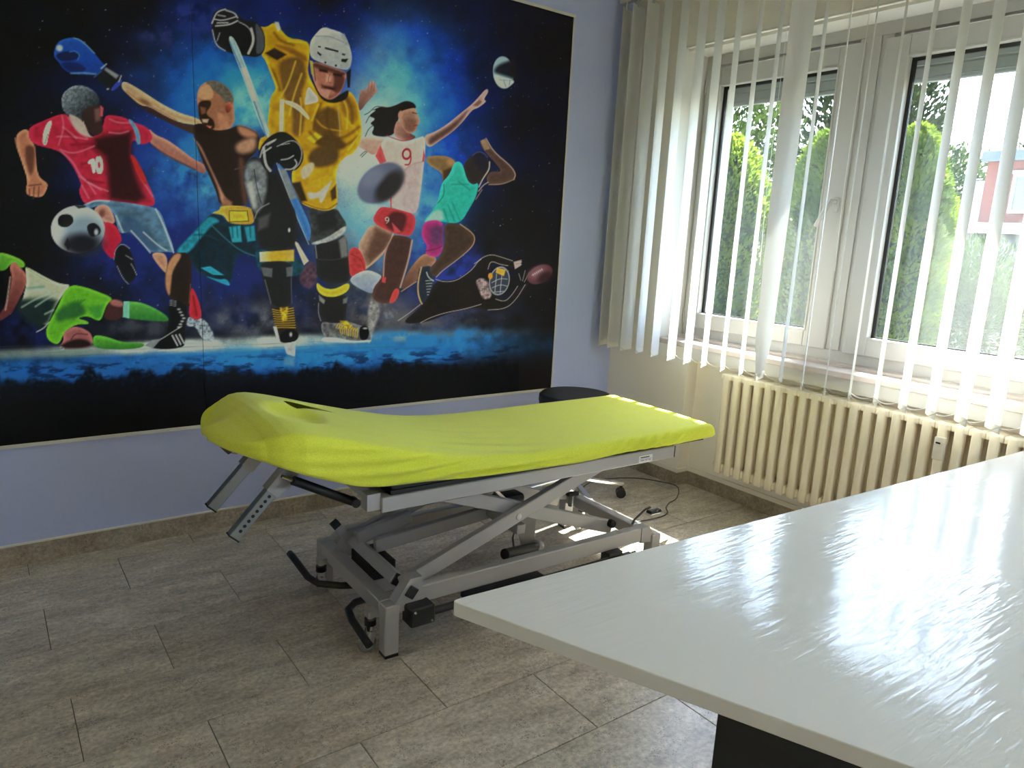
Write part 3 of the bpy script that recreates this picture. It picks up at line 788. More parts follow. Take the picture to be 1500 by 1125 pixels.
for i in range(len(rows) - 1):
    for k in range(n - 1):
        c = [v[i * n + k], v[i * n + k + 1], v[(i + 1) * n + k + 1], v[(i + 1) * n + k]]
        cx = sum(p[0] for p in c) / 4; cy = sum(p[1] for p in c) / 4; cz = sum(p[2] for p in c) / 4
        # face slot: teardrop opening in the cloth
        if cz > 0.70 and 0.04 < cy < 0.24:
            u = (cx + 0.815) / 0.165
            if 0 <= u <= 1 and abs(cy - 0.125 + 0.035 * u) < 0.060 * math.sqrt(max(0, 1 - (1 - min(1, u * 5)) ** 2)) * (1 - u) ** 0.8 + 0.001:
                continue
        faces.append((i * n + k, i * n + k + 1, (i + 1) * n + k + 1, (i + 1) * n + k))
M['cover'] = mat('lime_terry_cloth', (0.76, 0.80, 0.075), 0.85, spec=0.2, noise=0.10, nscale=220, bump=0.35, bscale=420, sheen=0.25)
cv = MB().add(v, faces).obj('fitted_cover', M['cover'], None, smooth=True)
cv.location = T0; cv.rotation_euler = (0, 0, TR)
so = cv.modifiers.new('cloth_thickness', 'SOLIDIFY'); so.thickness = 0.002; so.offset = -1
tag(cv, 'lime green fitted terry cover stretched over the treatment table', 'cover')

# ------------------------------------------------------------------ rolling stool
st = empty('rolling_stool', (2.575, 2.885, 0.0))
tag(st, 'round black rolling stool with chrome base behind the treatment table', 'stool')
MB().lathe([(0.02, 0.495), (0.185, 0.497), (0.198, 0.507), (0.203, 0.532), (0.201, 0.557), (0.188, 0.569), (0.10, 0.573), (0.0, 0.573)], 40).obj('seat', M['dark_pad'], st, smooth='auto')
MB().lathe([(0.09, 0.477), (0.10, 0.479), (0.10, 0.494), (0.02, 0.495)], 20).obj('seat_plate', M['black'], st, smooth='auto')
MB().lathe([(0.025, 0.10), (0.026, 0.30), (0.016, 0.302), (0.015, 0.480)], 16).obj('gas_column', M['chrome'], st, smooth='auto')
MB().lathe([(0.030, 0.070), (0.036, 0.078), (0.036, 0.112), (0.028, 0.125)], 16).obj('hub', M['chrome'], st, smooth='auto')
for k in range(5):
    a = R(-38 + 72 * k)
    d = Vector((math.cos(a), math.sin(a), 0))
    MB().beam(d * 0.03 + Vector((0, 0, 0.098)), d * 0.295 + Vector((0, 0, 0.076)), 0.030, 0.020, b=0.004).obj('base_arm', M['chrome'], st)
    c = d * 0.28
    cs = MB().tube([(c.x, c.y, 0.045), (c.x, c.y, 0.070)], 0.008, 8).obj('caster', M['black'], st)
    t = Vector((-d.y, d.x, 0))
    for s in (-1, 1):
        q = c + t * 0.012 * s
        MB().tube([q + t * 0.010 * s + Vector((0, 0, 0.027)), q + Vector((0, 0, 0.027)) - t * 0.006 * s], 0.0268, 16).obj('wheel', M['black'], cs, smooth='auto')

# ------------------------------------------------------------------ mains cable on the floor
pts = [hit(*p, 2, 0.004) for p in ((845, 722), (865, 706), (890, 701.5), (915, 700), (940, 701), (965, 705), (985, 709.5), (993, 714), (994, 722), (990, 731), (980, 737), (976, 744), (978, 751), (968, 757), (945, 762), (925, 766))]
def spline(pts, m=5):
    pts = [Vector(p) for p in pts]; out = []
    for i in range(len(pts) - 1):
        p0, p1, p2, p3 = pts[max(i - 1, 0)], pts[i], pts[i + 1], pts[min(i + 2, len(pts) - 1)]
        for k in range(m):
            t = k / m
            out.append(0.5 * ((2 * p1) + (p2 - p0) * t + (2 * p0 - 5 * p1 + 4 * p2 - p3) * t * t + (3 * p1 - p0 - 3 * p2 + p3) * t ** 3))
    return out + [pts[-1]]
cb = MB().tube(spline(pts), 0.0032, 6).obj('power_cable', M['cable'], None, smooth=True)
tag(cb, 'thin grey power cable curling over the floor by the niche', 'cable')

# ------------------------------------------------------------------ desk
dk = empty('desk', (1.9, 0.55, 0.0))
tag(dk, 'white glossy desk with slanted end and black panel legs', 'desk')
def desk_mat():
    m = bpy.data.materials.new('desk_white_lacquer'); m.use_nodes = True
    nt = m.node_tree; N = nt.nodes; L = nt.links; b = N['Principled BSDF']
    b.inputs['Base Color'].default_value = (0.76, 0.745, 0.70, 1); b.inputs['Roughness'].default_value = 0.12
    b.inputs['Specular IOR Level'].default_value = 0.32
    g = N.new('ShaderNodeTexCoord'); mp = N.new('ShaderNodeMapping'); mp.inputs['Rotation'].default_value = (0, 0, R(-14)); mp.inputs['Scale'].default_value = (0.9, 7.0, 1.0)
    n0 = N.new('ShaderNodeTexNoise'); n0.inputs['Scale'].default_value = 2.2; n0.inputs['Detail'].default_value = 2
    L.new(g.outputs['Object'], mp.inputs[0]); L.new(g.outputs['Object'], n0.inputs['Vector'])
    w = N.new('ShaderNodeTexNoise'); w.inputs['Scale'].default_value = 10; w.inputs['Detail'].default_value = 2; w.inputs['Distortion'].default_value = 0.35
    L.new(mp.outputs[0], w.inputs['Vector'])
    pw = w
    ms = N.new('ShaderNodeMapRange'); ms.inputs[1].default_value = 0.42; ms.inputs[2].default_value = 0.58
    L.new(n0.outputs['Fac'], ms.inputs[0])
    mu = N.new('ShaderNodeMath'); mu.operation = 'MULTIPLY'
    L.new(pw.outputs[0], mu.inputs[0]); L.new(ms.outputs[0], mu.inputs[1])
    bp = N.new('ShaderNodeBump'); bp.inputs['Strength'].default_value = 0.42; bp.inputs['Distance'].default_value = 0.0035
    L.new(mu.outputs[0], bp.inputs['Height'])
    n5 = N.new('ShaderNodeTexNoise'); n5.inputs['Scale'].default_value = 9; n5.inputs['Detail'].default_value = 1
    L.new(mp.outputs[0], n5.inputs['Vector'])
    bp2 = N.new('ShaderNodeBump'); bp2.inputs['Strength'].default_value = 0.05; bp2.inputs['Distance'].default_value = 0.004
    L.new(n5.outputs['Fac'], bp2.inputs['Height']); L.new(bp.outputs[0], bp2.inputs['Normal'])
    L.new(bp2.outputs[0], b.inputs['Normal'])
    return m
M['desk'] = desk_mat()
ZD = 0.735
A = Vector((0.659, 1.046)); B = Vector((2.985, 0.930))
side = Vector((math.cos(R(-67.06)), math.sin(R(-67.06))))
D = A + side * 0.95; Cc = Vector((2.94, 0.10))
def rounded(poly, r, k=5):
    out = []
    nn = len(poly)
    for i in range(nn):
        p, a, b = poly[i], poly[i - 1], poly[(i + 1) % nn]
        u = (a - p).normalized(); w = (b - p).normalized()
        for t in range(k + 1):
            s = t / k
            q = p + u * r * (1 - s) ** 2 + w * r * s ** 2
            out.append((q.x - 1.9, q.y - 0.55))
    return out
top = MB().prism(rounded([A, B, Cc, D], 0.018), ZD - 0.028, ZD, 'xy').obj('desk_top', M['desk'], dk, bevel=0.004)
nrm = Vector((-side.y, side.x)) # pointing into the desk
if nrm.x < 0: nrm = -nrm
for (t0, t1, base) in ((0.494, 0.93, A),):
    p0 = base + side * t0 + nrm * 0.012; p1 = base + side * t1 + nrm * 0.012
    q1 = p1 + nrm * 0.032; q0 = p0 + nrm * 0.032
    MB().prism([(q.x - 1.9, q.y - 0.55) for q in (p0, p1, q1, q0)], 0.0, ZD - 0.0285, 'xy').obj('panel_leg', M['black_gloss'], dk, bevel=0.002)
MB().box(2.86 - 1.9, 2.89 - 1.9, 0.14 - 0.55, 0.62 - 0.55, 0.0, ZD - 0.0285).obj('panel_leg', M['black_gloss'], dk, bevel=0.002)
MB().box(1.14 - 1.9, 2.86 - 1.9, 0.40 - 0.55, 0.42 - 0.55, 0.45, ZD - 0.0285).obj('modesty_panel', M['black_gloss'], dk)
# ------------------------------------------------------------------ sports mural (flat print)
MX0, MX1, MZ0, MZ1 = -0.32, 2.752, 0.500, 2.562
SEAM = 0.783
YM = YB - 0.010
K_PRINT = 1.65
STEP = 0.0034

class Paint:
    """flat print: colours laid down on points given by their place on the mural"""
    FR = {'A': (0, 0, 5), 'B': (250, 0, 5), 'C': (500, 80, 5), 'E': (200, 200, 5), 'F': (450, 220, 5),
          'G': (0, 350, 5), 'H': (250, 350, 5), 'I': (540, 300, 3.947), 'P': (0, 0, 1)}
    def __init__(s, px, py):
        s.x, s.y = px, py
        s.c = np.zeros((len(px), 3))
        s.fr = 'P'
        rng = np.random.RandomState(3); s.grid = rng.rand(257, 257); s.rng = rng
    def noise(s, x, y, sc):
        u = (x / sc) % 256; w = (y / sc) % 256
        i = u.astype(int); j = w.astype(int); a = u - i; b = w - j
        a = a * a * (3 - 2 * a); b = b * b * (3 - 2 * b)
        g = s.grid
        return (g[i, j] * (1 - a) + g[i + 1, j] * a) * (1 - b) + (g[i, j + 1] * (1 - a) + g[i + 1, j + 1] * a) * b
    def fbm(s, x, y, sc, o=4):
        t = 0; a = 1; n = 0
        for k in range(o):
            t = t + a * s.noise(x + 37.3 * k, y + 91.7 * k, sc); n += a; a *= 0.55; sc *= 0.5
        return t / n
    def T(s, pts):
        ox, oy, k = s.FR[s.fr]
        return np.array([(ox + p[0] / k, oy + p[1] / k) for p in pts], float)
    def mix(s, idx, col, a):
        col = np.asarray(col, float)
        s.c[idx] = s.c[idx] * (1 - a[:, None]) + col * a[:, None]
    def sel(s, x0, x1, y0, y1):
        return np.nonzero((s.x > x0) & (s.x < x1) & (s.y > y0) & (s.y < y1))[0]
    def poly(s, pts, col, soft=0.8, col2=None, ax=None, alpha=1.0, tex=0.11, ts=4.0):
        p = s.T(pts)
        # round the outline a little (one corner cutting pass)
        if len(p) > 4 and soft < 6:
            for k_ in (0.24, 0.25):
                q = np.roll(p, -1, 0)
                p = np.stack([p * (1 - k_) + q * k_, p * k_ + q * (1 - k_)], 1).reshape(-1, 2)
        m = soft * 2 + 1
        idx = s.sel(p[:, 0].min() - m, p[:, 0].max() + m, p[:, 1].min() - m, p[:, 1].max() + m)
        if len(idx) == 0: return
        x, y = s.x[idx], s.y[idx]
        ins = np.zeros(len(idx), bool); d2 = np.full(len(idx), 1e18)
        for i in range(len(p)):
            (ax_, ay), (bx, by) = p[i - 1], p[i]
            if ay != by:
                c = ((ay > y) != (by > y)) & (x < (bx - ax_) * (y - ay) / (by - ay) + ax_)
                ins ^= c
            L2 = (bx - ax_) ** 2 + (by - ay) ** 2
            if L2 < 1e-9: continue
            t = np.clip(((x - ax_) * (bx - ax_) + (y - ay) * (by - ay)) / L2, 0, 1)
            d2 = np.minimum(d2, (x - ax_ - t * (bx - ax_)) ** 2 + (y - ay - t * (by - ay)) ** 2)
        sd = np.where(ins, np.sqrt(d2), -np.sqrt(d2))
        a = np.clip(sd / (2 * soft) + 0.5, 0, 1); a = a * a * (3 - 2 * a) * alpha
        c = np.tile(np.asarray(col, float), (len(idx), 1))
        if soft < 1.1: c = c * (1.16 - 0.26 * np.clip(sd / 6.0, 0, 1))[:, None]
        if col2 is not None:
            (g0, g1) = s.T(ax)
            d = g1 - g0
            t = np.clip(((x - g0[0]) * d[0] + (y - g0[1]) * d[1]) / (d @ d), 0, 1)[:, None]
            c = c * (1 - t) + np.asarray(col2, float) * t
        if tex:
            c = c * (1 + tex * (s.fbm(x, y, ts, 3) - 0.5) * 2)[:, None]
        s.c[idx] = s.c[idx] * (1 - a[:, None]) + c * a[:, None]
    def line(s, pts, col, w=1.2, soft=0.6, alpha=0.85):
        p = s.T(pts); w = w * 0.85; m = w + soft * 2
        for k_ in range(3 if len(p) > 2 else 0):
            q = np.stack([p[:-1] * 0.75 + p[1:] * 0.25, p[:-1] * 0.25 + p[1:] * 0.75], 1).reshape(-1, 2)
            p = np.concatenate([p[:1], q, p[-1:]])
        idx = s.sel(p[:, 0].min() - m, p[:, 0].max() + m, p[:, 1].min() - m, p[:, 1].max() + m)
        if len(idx) == 0: return
        x, y = s.x[idx], s.y[idx]; d2 = np.full(len(idx), 1e18)
        for i in range(len(p) - 1):
            (ax_, ay), (bx, by) = p[i], p[i + 1]
            L2 = max((bx - ax_) ** 2 + (by - ay) ** 2, 1e-9)
            t = np.clip(((x - ax_) * (bx - ax_) + (y - ay) * (by - ay)) / L2, 0, 1)
            d2 = np.minimum(d2, (x - ax_ - t * (bx - ax_)) ** 2 + (y - ay - t * (by - ay)) ** 2)
        a = np.clip((w / 2 - np.sqrt(d2)) / (2 * soft) + 0.5, 0, 1) * alpha
        s.mix(idx, col, a)
    def ell(s, c, rx, ry, col, rot=0, soft=0.8, alpha=1.0, ring=None):
        k = s.FR[s.fr][2]; (cx, cy) = s.T([c])[0]; rx /= k; ry /= k
        m = max(rx, ry) + 3 * soft + 2
        idx = s.sel(cx - m, cx + m, cy - m, cy + m)
        if len(idx) == 0: return
        x, y = s.x[idx] - cx, s.y[idx] - cy
        co, si = math.cos(R(rot)), math.sin(R(rot))
        u = (x * co + y * si) / rx; w = (-x * si + y * co) / ry
        q = np.sqrt(u * u + w * w); sc = min(rx, ry)
        if ring: a = np.clip((ring / k / 2 - np.abs(q - 1) * sc) / (2 * soft) + 0.5, 0, 1)
        else: a = np.clip((1 - q) * sc / (2 * soft) + 0.5, 0, 1)
        s.mix(idx, col, a * a * (3 - 2 * a) * alpha)
    def glow(s, c, rx, ry, col, a=1.0, rot=0, tex=0.6, ts=40, pw=1.0):
        cx, cy = c
        x, y = s.x - cx, s.y - cy
        co, si = math.cos(R(rot)), math.sin(R(rot))
        u = (x * co + y * si) / rx; w = (-x * si + y * co) / ry
        g = np.exp(-(u * u + w * w) ** pw)
        idx = np.nonzero(g > 0.01)[0]
        n = s.fbm(s.x[idx] + cx, s.y[idx] + cy * 2, ts)
        n = np.clip((n - 0.28) * 2.3, 0, 1.2)
        d = s.noise(s.x[idx] + 3 * cx, s.y[idx] + cy, 1.7) * 0.6 + s.noise(s.x[idx] + cy, s.y[idx] + 2 * cx, 0.9) * 0.4
        al = np.clip(g[idx] * a * (1 - tex + tex * 2 * n) * (0.80 + 0.40 * d), 0, 1)
        s.mix(idx, col, al)

def paint_mural(px, py):
    p = Paint(px, py); Pl, Ln, El = p.poly, p.line, p.ell
    SK, SKD = (196, 140, 112), (62, 38, 30)
    t = np.clip((px - 100) / 700, 0, 1)[:, None]
    p.c[:] = np.array([8, 8, 9.]) * (1 - t) + np.array([22, 18, 20.]) * t  # black ground lifted towards the right, gloss haze put into the colour
    # blue dust cloud
    p.glow((440, 150), 270, 180, (12, 24, 92), 1.15, tex=0.7, ts=60)
    p.glow((260, 270), 120, 130, (20, 46, 136), 1.1, tex=0.8, ts=45)
    p.glow((295, 245), 62, 78, (40, 120, 200), 1.0, tex=0.8, ts=26)
    p.glow((310, 265), 40, 40, (74, 160, 220), 0.6, tex=0.9, ts=18)
    p.glow((345, 125), 105, 72, (18, 84, 190), 1.2, tex=0.6, ts=36)
    p.glow((358, 140), 70, 50, (34, 130, 214), 1.1, tex=0.7, ts=24)
    p.glow((372, 150), 36, 36, (112, 196, 234), 0.9, tex=0.6, ts=16)
    p.glow((585, 120), 95, 85, (18, 52, 190), 1.2, tex=0.6, ts=36)
    p.glow((605, 190), 72, 110, (24, 92, 220), 1.1, tex=0.5, ts=30)
    p.glow((585, 170), 52, 100, (64, 160, 236), 1.05, tex=0.5, ts=26)
    p.glow((560, 200), 42, 110, (150, 212, 240), 0.95, tex=0.4, ts=30)
    p.glow((530, 260), 62, 92, (206, 230, 234), 1.1, tex=0.25, ts=50)
    p.glow((618, 300), 42, 70, (84, 170, 230), 0.95, tex=0.5, ts=24)
    p.glow((640, 330), 30, 60, (30, 80, 190), 0.7, tex=0.8, ts=18)
    p.glow((655, 235), 45, 40, (22, 60, 200), 0.9, tex=0.8, ts=18)
    p.glow((240, 380), 90, 60, (22, 36, 112), 1.0, tex=1.0, ts=22)
    p.glow((360, 410), 130, 60, (22, 36, 104), 1.0, tex=0.8, ts=36)
    p.glow((540, 350), 60, 60, (90, 160, 210), 0.8, tex=0.6, ts=30)
    p.glow((640, 400), 70, 40, (34, 52, 150), 0.9, tex=1.0, ts=20)
    p.glow((290, 25), 40, 26, (30, 48, 124), 0.9, tex=1.0, ts=16)
    p.glow((235, 55), 30, 14, (34, 46, 106), 0.8, tex=1.0, ts=16)
    p.glow((610, 460), 120, 26, (44, 54, 100), 0.9, tex=0.7, ts=24)
    p.glow((60, 480), 70, 30, (18, 28, 80), 0.9, tex=0.8, ts=24)
    # smoke
    p.glow((380, 470), 90, 26, (96, 98, 110), 0.55, tex=0.9, ts=22)
    p.glow((545, 450), 40, 44, (126, 116, 112), 0.6, tex=0.8, ts=18)
    p.glow((620, 470), 70, 18, (92, 88, 92), 0.6, tex=0.9, ts=18)
    p.glow((210, 480), 70, 16, (60, 62, 74), 0.6, tex=0.9, ts=20)
    # lit ground
    p.glow((330, 530), 420, 24, (26, 92, 172), 1.1, rot=-2.6, tex=0.5, ts=26, pw=1.6)
    p.glow((440, 520), 260, 20, (44, 132, 212), 1.0, rot=-2.6, tex=0.5, ts=18, pw=1.6)
    p.glow((90, 540), 200, 20, (34, 92, 158), 0.7, rot=-2.0, tex=0.8, ts=14, pw=1.5)
    p.glow((330, 504), 310, 9, (206, 214, 200), 1.05, rot=-2.4, tex=0.4, ts=40, pw=1.5)
    p.glow((60, 518), 120, 7, (120, 140, 130), 0.6, rot=-2.4, tex=0.4, ts=40, pw=1.5)
    p.glow((600, 500), 130, 16, (40, 124, 206), 1.0, rot=-3.5, tex=0.6, ts=14, pw=1.5)
    p.glow((230, 562), 330, 12, (16, 26, 70), 0.6, rot=-3, tex=0.9, ts=16)
    idx = p.sel(-400, 760, 505, 590)
    gx, gy = p.x[idx], p.y[idx] + 0.035 * p.x[idx]
    nn = p.fbm(gx * 0.35, gy * 1.3, 6, 4)
    p.mix(idx, (8, 14, 40), np.clip((nn - 0.50) * 4.5, 0, 0.62) * np.clip((gy - 528) / 14, 0, 1))
    edge = 552 + 26 * (p.fbm(gx, gy * 0 + 7, 26, 4) - 0.5) * 2
    p.mix(idx, (8, 9, 14), np.clip((gy - edge) / 9, 0, 1) * np.clip(0.35 + 1.3 * p.fbm(gx, gy, 5, 2), 0, 1) * 0.95)
    for k in range(26):
        y0 = 500 + (k * 37 % 17); x0 = (k * 131) % 560
        p.fr = 'P'; Ln([(x0, y0 - 0.02 * x0 + 8), (x0 + 70, y0 - 0.02 * x0 + 6)], (70, 80, 84), 0.7, 0.5, 0.35)
    # star dust
    rs = np.random.RandomState(11)
    for k in range(900):
        x, y = rs.uniform(5, 830), rs.uniform(5, 470)
        b = rs.uniform(60, 170); r = rs.choice([0.45, 0.5, 0.6, 0.9], p=[.4, .3, .2, .1])
        if abs(x - 420) > 330 and rs.rand() < 0.5: continue
        p.fr = 'P'; El((x, y), r, r, (b, b, b * 1.1), soft=0.5, alpha=0.8)

    # ---- volleyball player
    p.fr = 'C'
    Pl([(400, 370), (470, 335), (530, 350), (555, 392), (500, 405), (440, 420), (410, 490), (395, 580), (320, 606), (215, 590), (245, 525), (205, 505), (255, 470), (195, 450), (262, 402), (215, 412), (290, 378), (340, 388)], (30, 26, 28), 1.0)
    for q in ([(300, 385), (250, 375), (205, 425), (170, 440)], [(280, 420), (210, 440), (180, 500)], [(260, 500), (200, 540), (175, 600)], [(270, 690), (200, 700), (150, 750)], [(250, 720), (180, 700), (140, 740)]): Ln(q, (40, 36, 40), 1.4)
    Pl([(130, 310), (145, 250), (180, 265), (207, 195), (243, 192), (255, 235), (268, 268), (225, 312), (178, 362), (140, 415), (122, 392)], (176, 130, 122), 0.8, (110, 74, 70), [(200, 200), (150, 400)])
    for q in ([(205, 200), (195, 265)], [(225, 195), (218, 265)], [(243, 200), (238, 265)]): Ln(q, (120, 80, 76), 0.9)
    Pl([(100, 660), (150, 598), (290, 605), (340, 622), (290, 675), (240, 745), (180, 705)], (216, 178, 168), 0.8, (178, 132, 122), [(200, 600), (210, 730)])
    Pl([(600, 592), (680, 570), (780, 508), (860, 440), (950, 370), (1000, 318), (1062, 246), (1082, 268), (1040, 330), (1068, 340), (1000, 392), (960, 402), (890, 492), (820, 562), (720, 632), (632, 692)], (188, 148, 142), 0.8)
    Pl([(640, 612), (760, 545), (860, 470), (940, 390), (880, 485), (815, 555), (715, 622), (645, 668)], (92, 62, 60), 3.5)
    Pl([(965, 372), (1010, 330), (1030, 345), (1000, 378)], (120, 84, 80), 1.5)
    Pl([(405, 470), (450, 515), (500, 575), (560, 605), (470, 640), (375, 596)], (172, 124, 114), 1.0, (96, 58, 54), [(430, 560), (520, 560)])
    Pl([(432, 415), (500, 395), (545, 390), (556, 440), (582, 490), (556, 520), (548, 562), (490, 582), (455, 545), (420, 480)], (176, 128, 114), 0.8)
    Pl([(462, 470), (520, 462), (556, 500), (545, 555), (500, 574), (455, 550)], (112, 72, 64), 4, alpha=0.75)
    Ln([(520, 425), (552, 432)], (50, 30, 30), 1.6); Ln([(532, 520), (556, 518)], (120, 40, 44), 1.6)
    El((432, 440), 16, 30, (196, 140, 124), 10)
    Pl([(330, 602), (460, 645), (560, 612), (612, 592), (616, 700), (604, 800), (582, 1000), (552, 1180), (440, 1140), (352, 1112), (330, 1000), (322, 800), (262, 742), (292, 652)], (232, 206, 200), 0.8, (206, 180, 186), [(420, 640), (480, 1120)])
    Pl([(450, 830), (596, 780), (575, 1000), (552, 1170), (430, 1110), (420, 960)], (190, 160, 172), 6, alpha=0.8)
    Ln([(470, 840), (520, 800), (590, 785)], (160, 120, 130), 2.0, 1.5, 0.7)
    Pl([(288, 660), (330, 782), (285, 805), (248, 742)], (214, 72, 78)); Pl([(602, 690), (614, 740), (606, 785), (592, 785)], (206, 66, 74))
    Ln([(335, 592), (380, 612), (460, 638), (520, 606)], (186, 48, 60), 1.8)
    El((478, 728), 28, 36, (150, 34, 50), 8, ring=13); Ln([(507, 725), (511, 770), (497, 808), (468, 806)], (150, 34, 50), 2.6)
    Ln([(362, 1040), (364, 1120)], (200, 60, 70), 2.4)
    p.fr = 'F'
    Pl([(470, 530), (635, 600), (605, 700), (545, 780), (432, 875), (408, 842), (368, 702), (402, 640)], (178, 140, 124), 0.8)
    Pl([(500, 565), (628, 622), (565, 740), (455, 835), (425, 770)], (96, 66, 56), 6)
    Ln([(630, 610), (590, 720), (430, 868)], (206, 170, 156), 2.2, 1.0)
    Pl([(298, 728), (368, 702), (422, 800), (432, 882), (382, 932), (308, 934)], (206, 58, 62), tex=0.25, ts=5)
    Ln([(320, 760), (400, 800), (420, 880)], (130, 30, 36), 1.4)
    Pl([(306, 935), (432, 870), (532, 908), (556, 942), (492, 1002), (480, 1062), (330, 985)], (184, 194, 216), 0.8, (130, 140, 176), [(400, 890), (400, 1040)])
    Pl([(618, 612), (772, 642), (770, 700), (742, 822), (702, 932), (672, 1022), (612, 1130), (482, 1108), (478, 1012), (552, 930), (558, 800), (580, 700)], (76, 48, 44), 0.8)
    Ln([(630, 618), (566, 742), (558, 925)], (196, 160, 148), 2.2, 0.9); Ln([(768, 662), (744, 802), (682, 1005)], (200, 166, 150), 2.8, 0.9)
    Pl([(512, 440), (550, 408), (690, 440), (806, 475), (772, 632), (690, 622), (640, 612), (468, 530)], (196, 54, 64), 0.8)
    Pl([(610, 442), (742, 462), (705, 600), (650, 606), (560, 552)], (78, 30, 34), 3.5)
    Pl([(620, 530), (690, 600), (640, 608)], (214, 70, 80), 1.2)
    El((585, 505), 12, 13, (236, 226, 222), 0, ring=5); Ln([(598, 505), (598, 522), (580, 535)], (236, 226, 222), 1.1)
    Pl([(640, 1008), (682, 1022), (652, 1102), (606, 1125), (600, 1106)], (212, 62, 62)); Pl([(548, 932), (578, 930), (572, 972), (548, 966)], (208, 58, 60))
    p.fr = 'I'
    Pl([(0, 545), (45, 555), (70, 625), (35, 700), (12, 800), (-10, 800)], (150, 146, 146), 2.5, alpha=0.8, tex=0.5, ts=4)
    Pl([(85, 620), (130, 610), (145, 650), (100, 660)], (120, 126, 136), 2, alpha=0.7, tex=0.5, ts=4)
    # ---- rugby ball
    p.fr = 'C'
    El((288, 940), 190, 128, (96, 102, 134), -36, soft=2.2)
    El((350, 965), 140, 72, (42, 38, 44), -50, soft=5.0)
    El((230, 900), 90, 60, (122, 128, 160), -36, soft=7, alpha=0.7)
    # ---- runner
    Pl([(612, 745), (740, 738), (800, 753), (842, 790), (832, 850), (792, 932), (745, 938), (738, 862), (640, 812)], (136, 106, 70), 0.8)
    Pl([(745, 850), (840, 815), (792, 930), (747, 934)], (72, 48, 34), 2.5); El((800, 790), 26, 22, (176, 128, 92), soft=4)
    Pl([(888, 800), (960, 740), (970, 715), (1020, 705), (1072, 750), (1092, 822), (1072, 882), (1010, 942), (950, 958), (915, 912)], (48, 40, 40), 0.8)
    Pl([(960, 742), (1000, 710), (1050, 730), (1082, 792), (1050, 872), (1000, 832)], (34, 30, 46), 2)
    Ln([(1086, 786), (1084, 842), (1040, 902), (1008, 968)], (222, 204, 190), 2.0); Ln([(962, 738), (1000, 710), (1040, 718), (1072, 752)], (74, 84, 160), 1.4)
    Pl([(1014, 632), (1060, 610), (1112, 702), (1180, 760), (1242, 812), (1282, 872), (1270, 912), (1180, 952), (1078, 956), (1060, 902), (1092, 852), (1182, 862), (1120, 782), (1078, 742), (1030, 682)], (84, 62, 56), 0.8)
    Ln([(1060, 614), (1115, 712), (1242, 816), (1279, 878), (1262, 915)], (196, 168, 148), 1.8); Ln([(1270, 912), (1182, 950), (1080, 952)], (172, 140, 118), 1.6)
    Pl([(1018, 632), (1056, 614), (1090, 690), (1050, 700)], (150, 122, 100), 1.2)
    Ln([(1005, 1000), (1040, 955), (1075, 935)], (200, 168, 150), 1.8); Ln([(985, 1060), (1030, 990)], (180, 140, 130), 1.4)
    p.fr = 'F'
    Pl([(1080, 80), (1136, 90), (1170, 222), (1215, 257), (1257, 234), (1242, 332), (1192, 422), (1120, 542), (980, 522), (900, 512), (848, 532), (920, 442), (958, 382), (982, 242), (1042, 182)], (52, 194, 182), 0.8, (38, 168, 160), [(1000, 200), (1180, 460)])
    Pl([(985, 430), (1010, 520), (900, 512), (852, 530), (925, 445)], (176, 216, 206), 3, alpha=0.8)
    for q in ([(1000, 430), (1030, 520)], [(1030, 400), (1080, 520)], [(1060, 380), (1120, 520)], [(1110, 230), (1190, 290)], [(1060, 250), (1180, 250)]): Ln(q, (24, 120, 116), 2.0, 1.2, 0.7)
    Ln([(1000, 250), (1005, 330), (955, 390)], (20, 90, 90), 1.2)
    Pl([(862, 742), (962, 792), (902, 862), (832, 902), (800, 962), (688, 1032), (700, 962), (760, 852)], (158, 112, 90), 0.8, (96, 62, 54), [(860, 780), (720, 1010)])
    Ln([(800, 962), (690, 1034)], (206, 168, 140), 1.4)
    Pl([(1000, 530), (1120, 540), (1190, 590), (1232, 640), (1215, 702), (1130, 772), (1050, 832), (980, 882), (940, 932), (878, 902), (930, 832), (990, 752), (1010, 652)], (70, 52, 42), 0.8)
    Ln([(1120, 542), (1200, 596), (1232, 640), (1212, 708), (1100, 802), (990, 882), (945, 930)], (196, 156, 120), 1.7)
    Pl([(862, 520), (960, 508), (1000, 545), (990, 642), (1000, 702), (962, 792), (858, 762), (882, 702), (840, 642), (838, 580)], (164, 46, 116), 0.8)
    Pl([(905, 565), (1000, 550), (990, 692), (905, 685)], (92, 50, 96), 5); Ln([(860, 740), (960, 720), (990, 700)], (90, 30, 70), 1.6)
    p.fr = 'I'
    Pl([(288, 380), (300, 360), (362, 350), (350, 380), (386, 432), (352, 530), (335, 572), (310, 586), (290, 560), (278, 480)], (36, 44, 62), 0.8)
    Ln([(305, 362), (286, 440), (284, 510), (304, 572), (322, 580)], (226, 180, 112), 2.4)
    for k in range(6): Ln([(330 + k * 2, 440 + k * 16), (372 - k * 5, 436 + k * 17)], (206, 208, 208), 1.1)
    Ln([(335, 390), (345, 420), (375, 440)], (206, 210, 210), 1.8)
    # ---- diving receiver
    Pl([(386, 432), (500, 440), (600, 372), (640, 312), (700, 284), (760, 300), (832, 324), (860, 332), (840, 362), (800, 356), (720, 332), (692, 362), (690, 422), (722, 522), (800, 562), (862, 482), (932, 442), (902, 492), (852, 562), (800, 602), (700, 612), (600, 592), (480, 622), (330, 682), (180, 690), (300, 592), (352, 522)], (30, 24, 25), 1.0)
    W = (196, 184, 180)
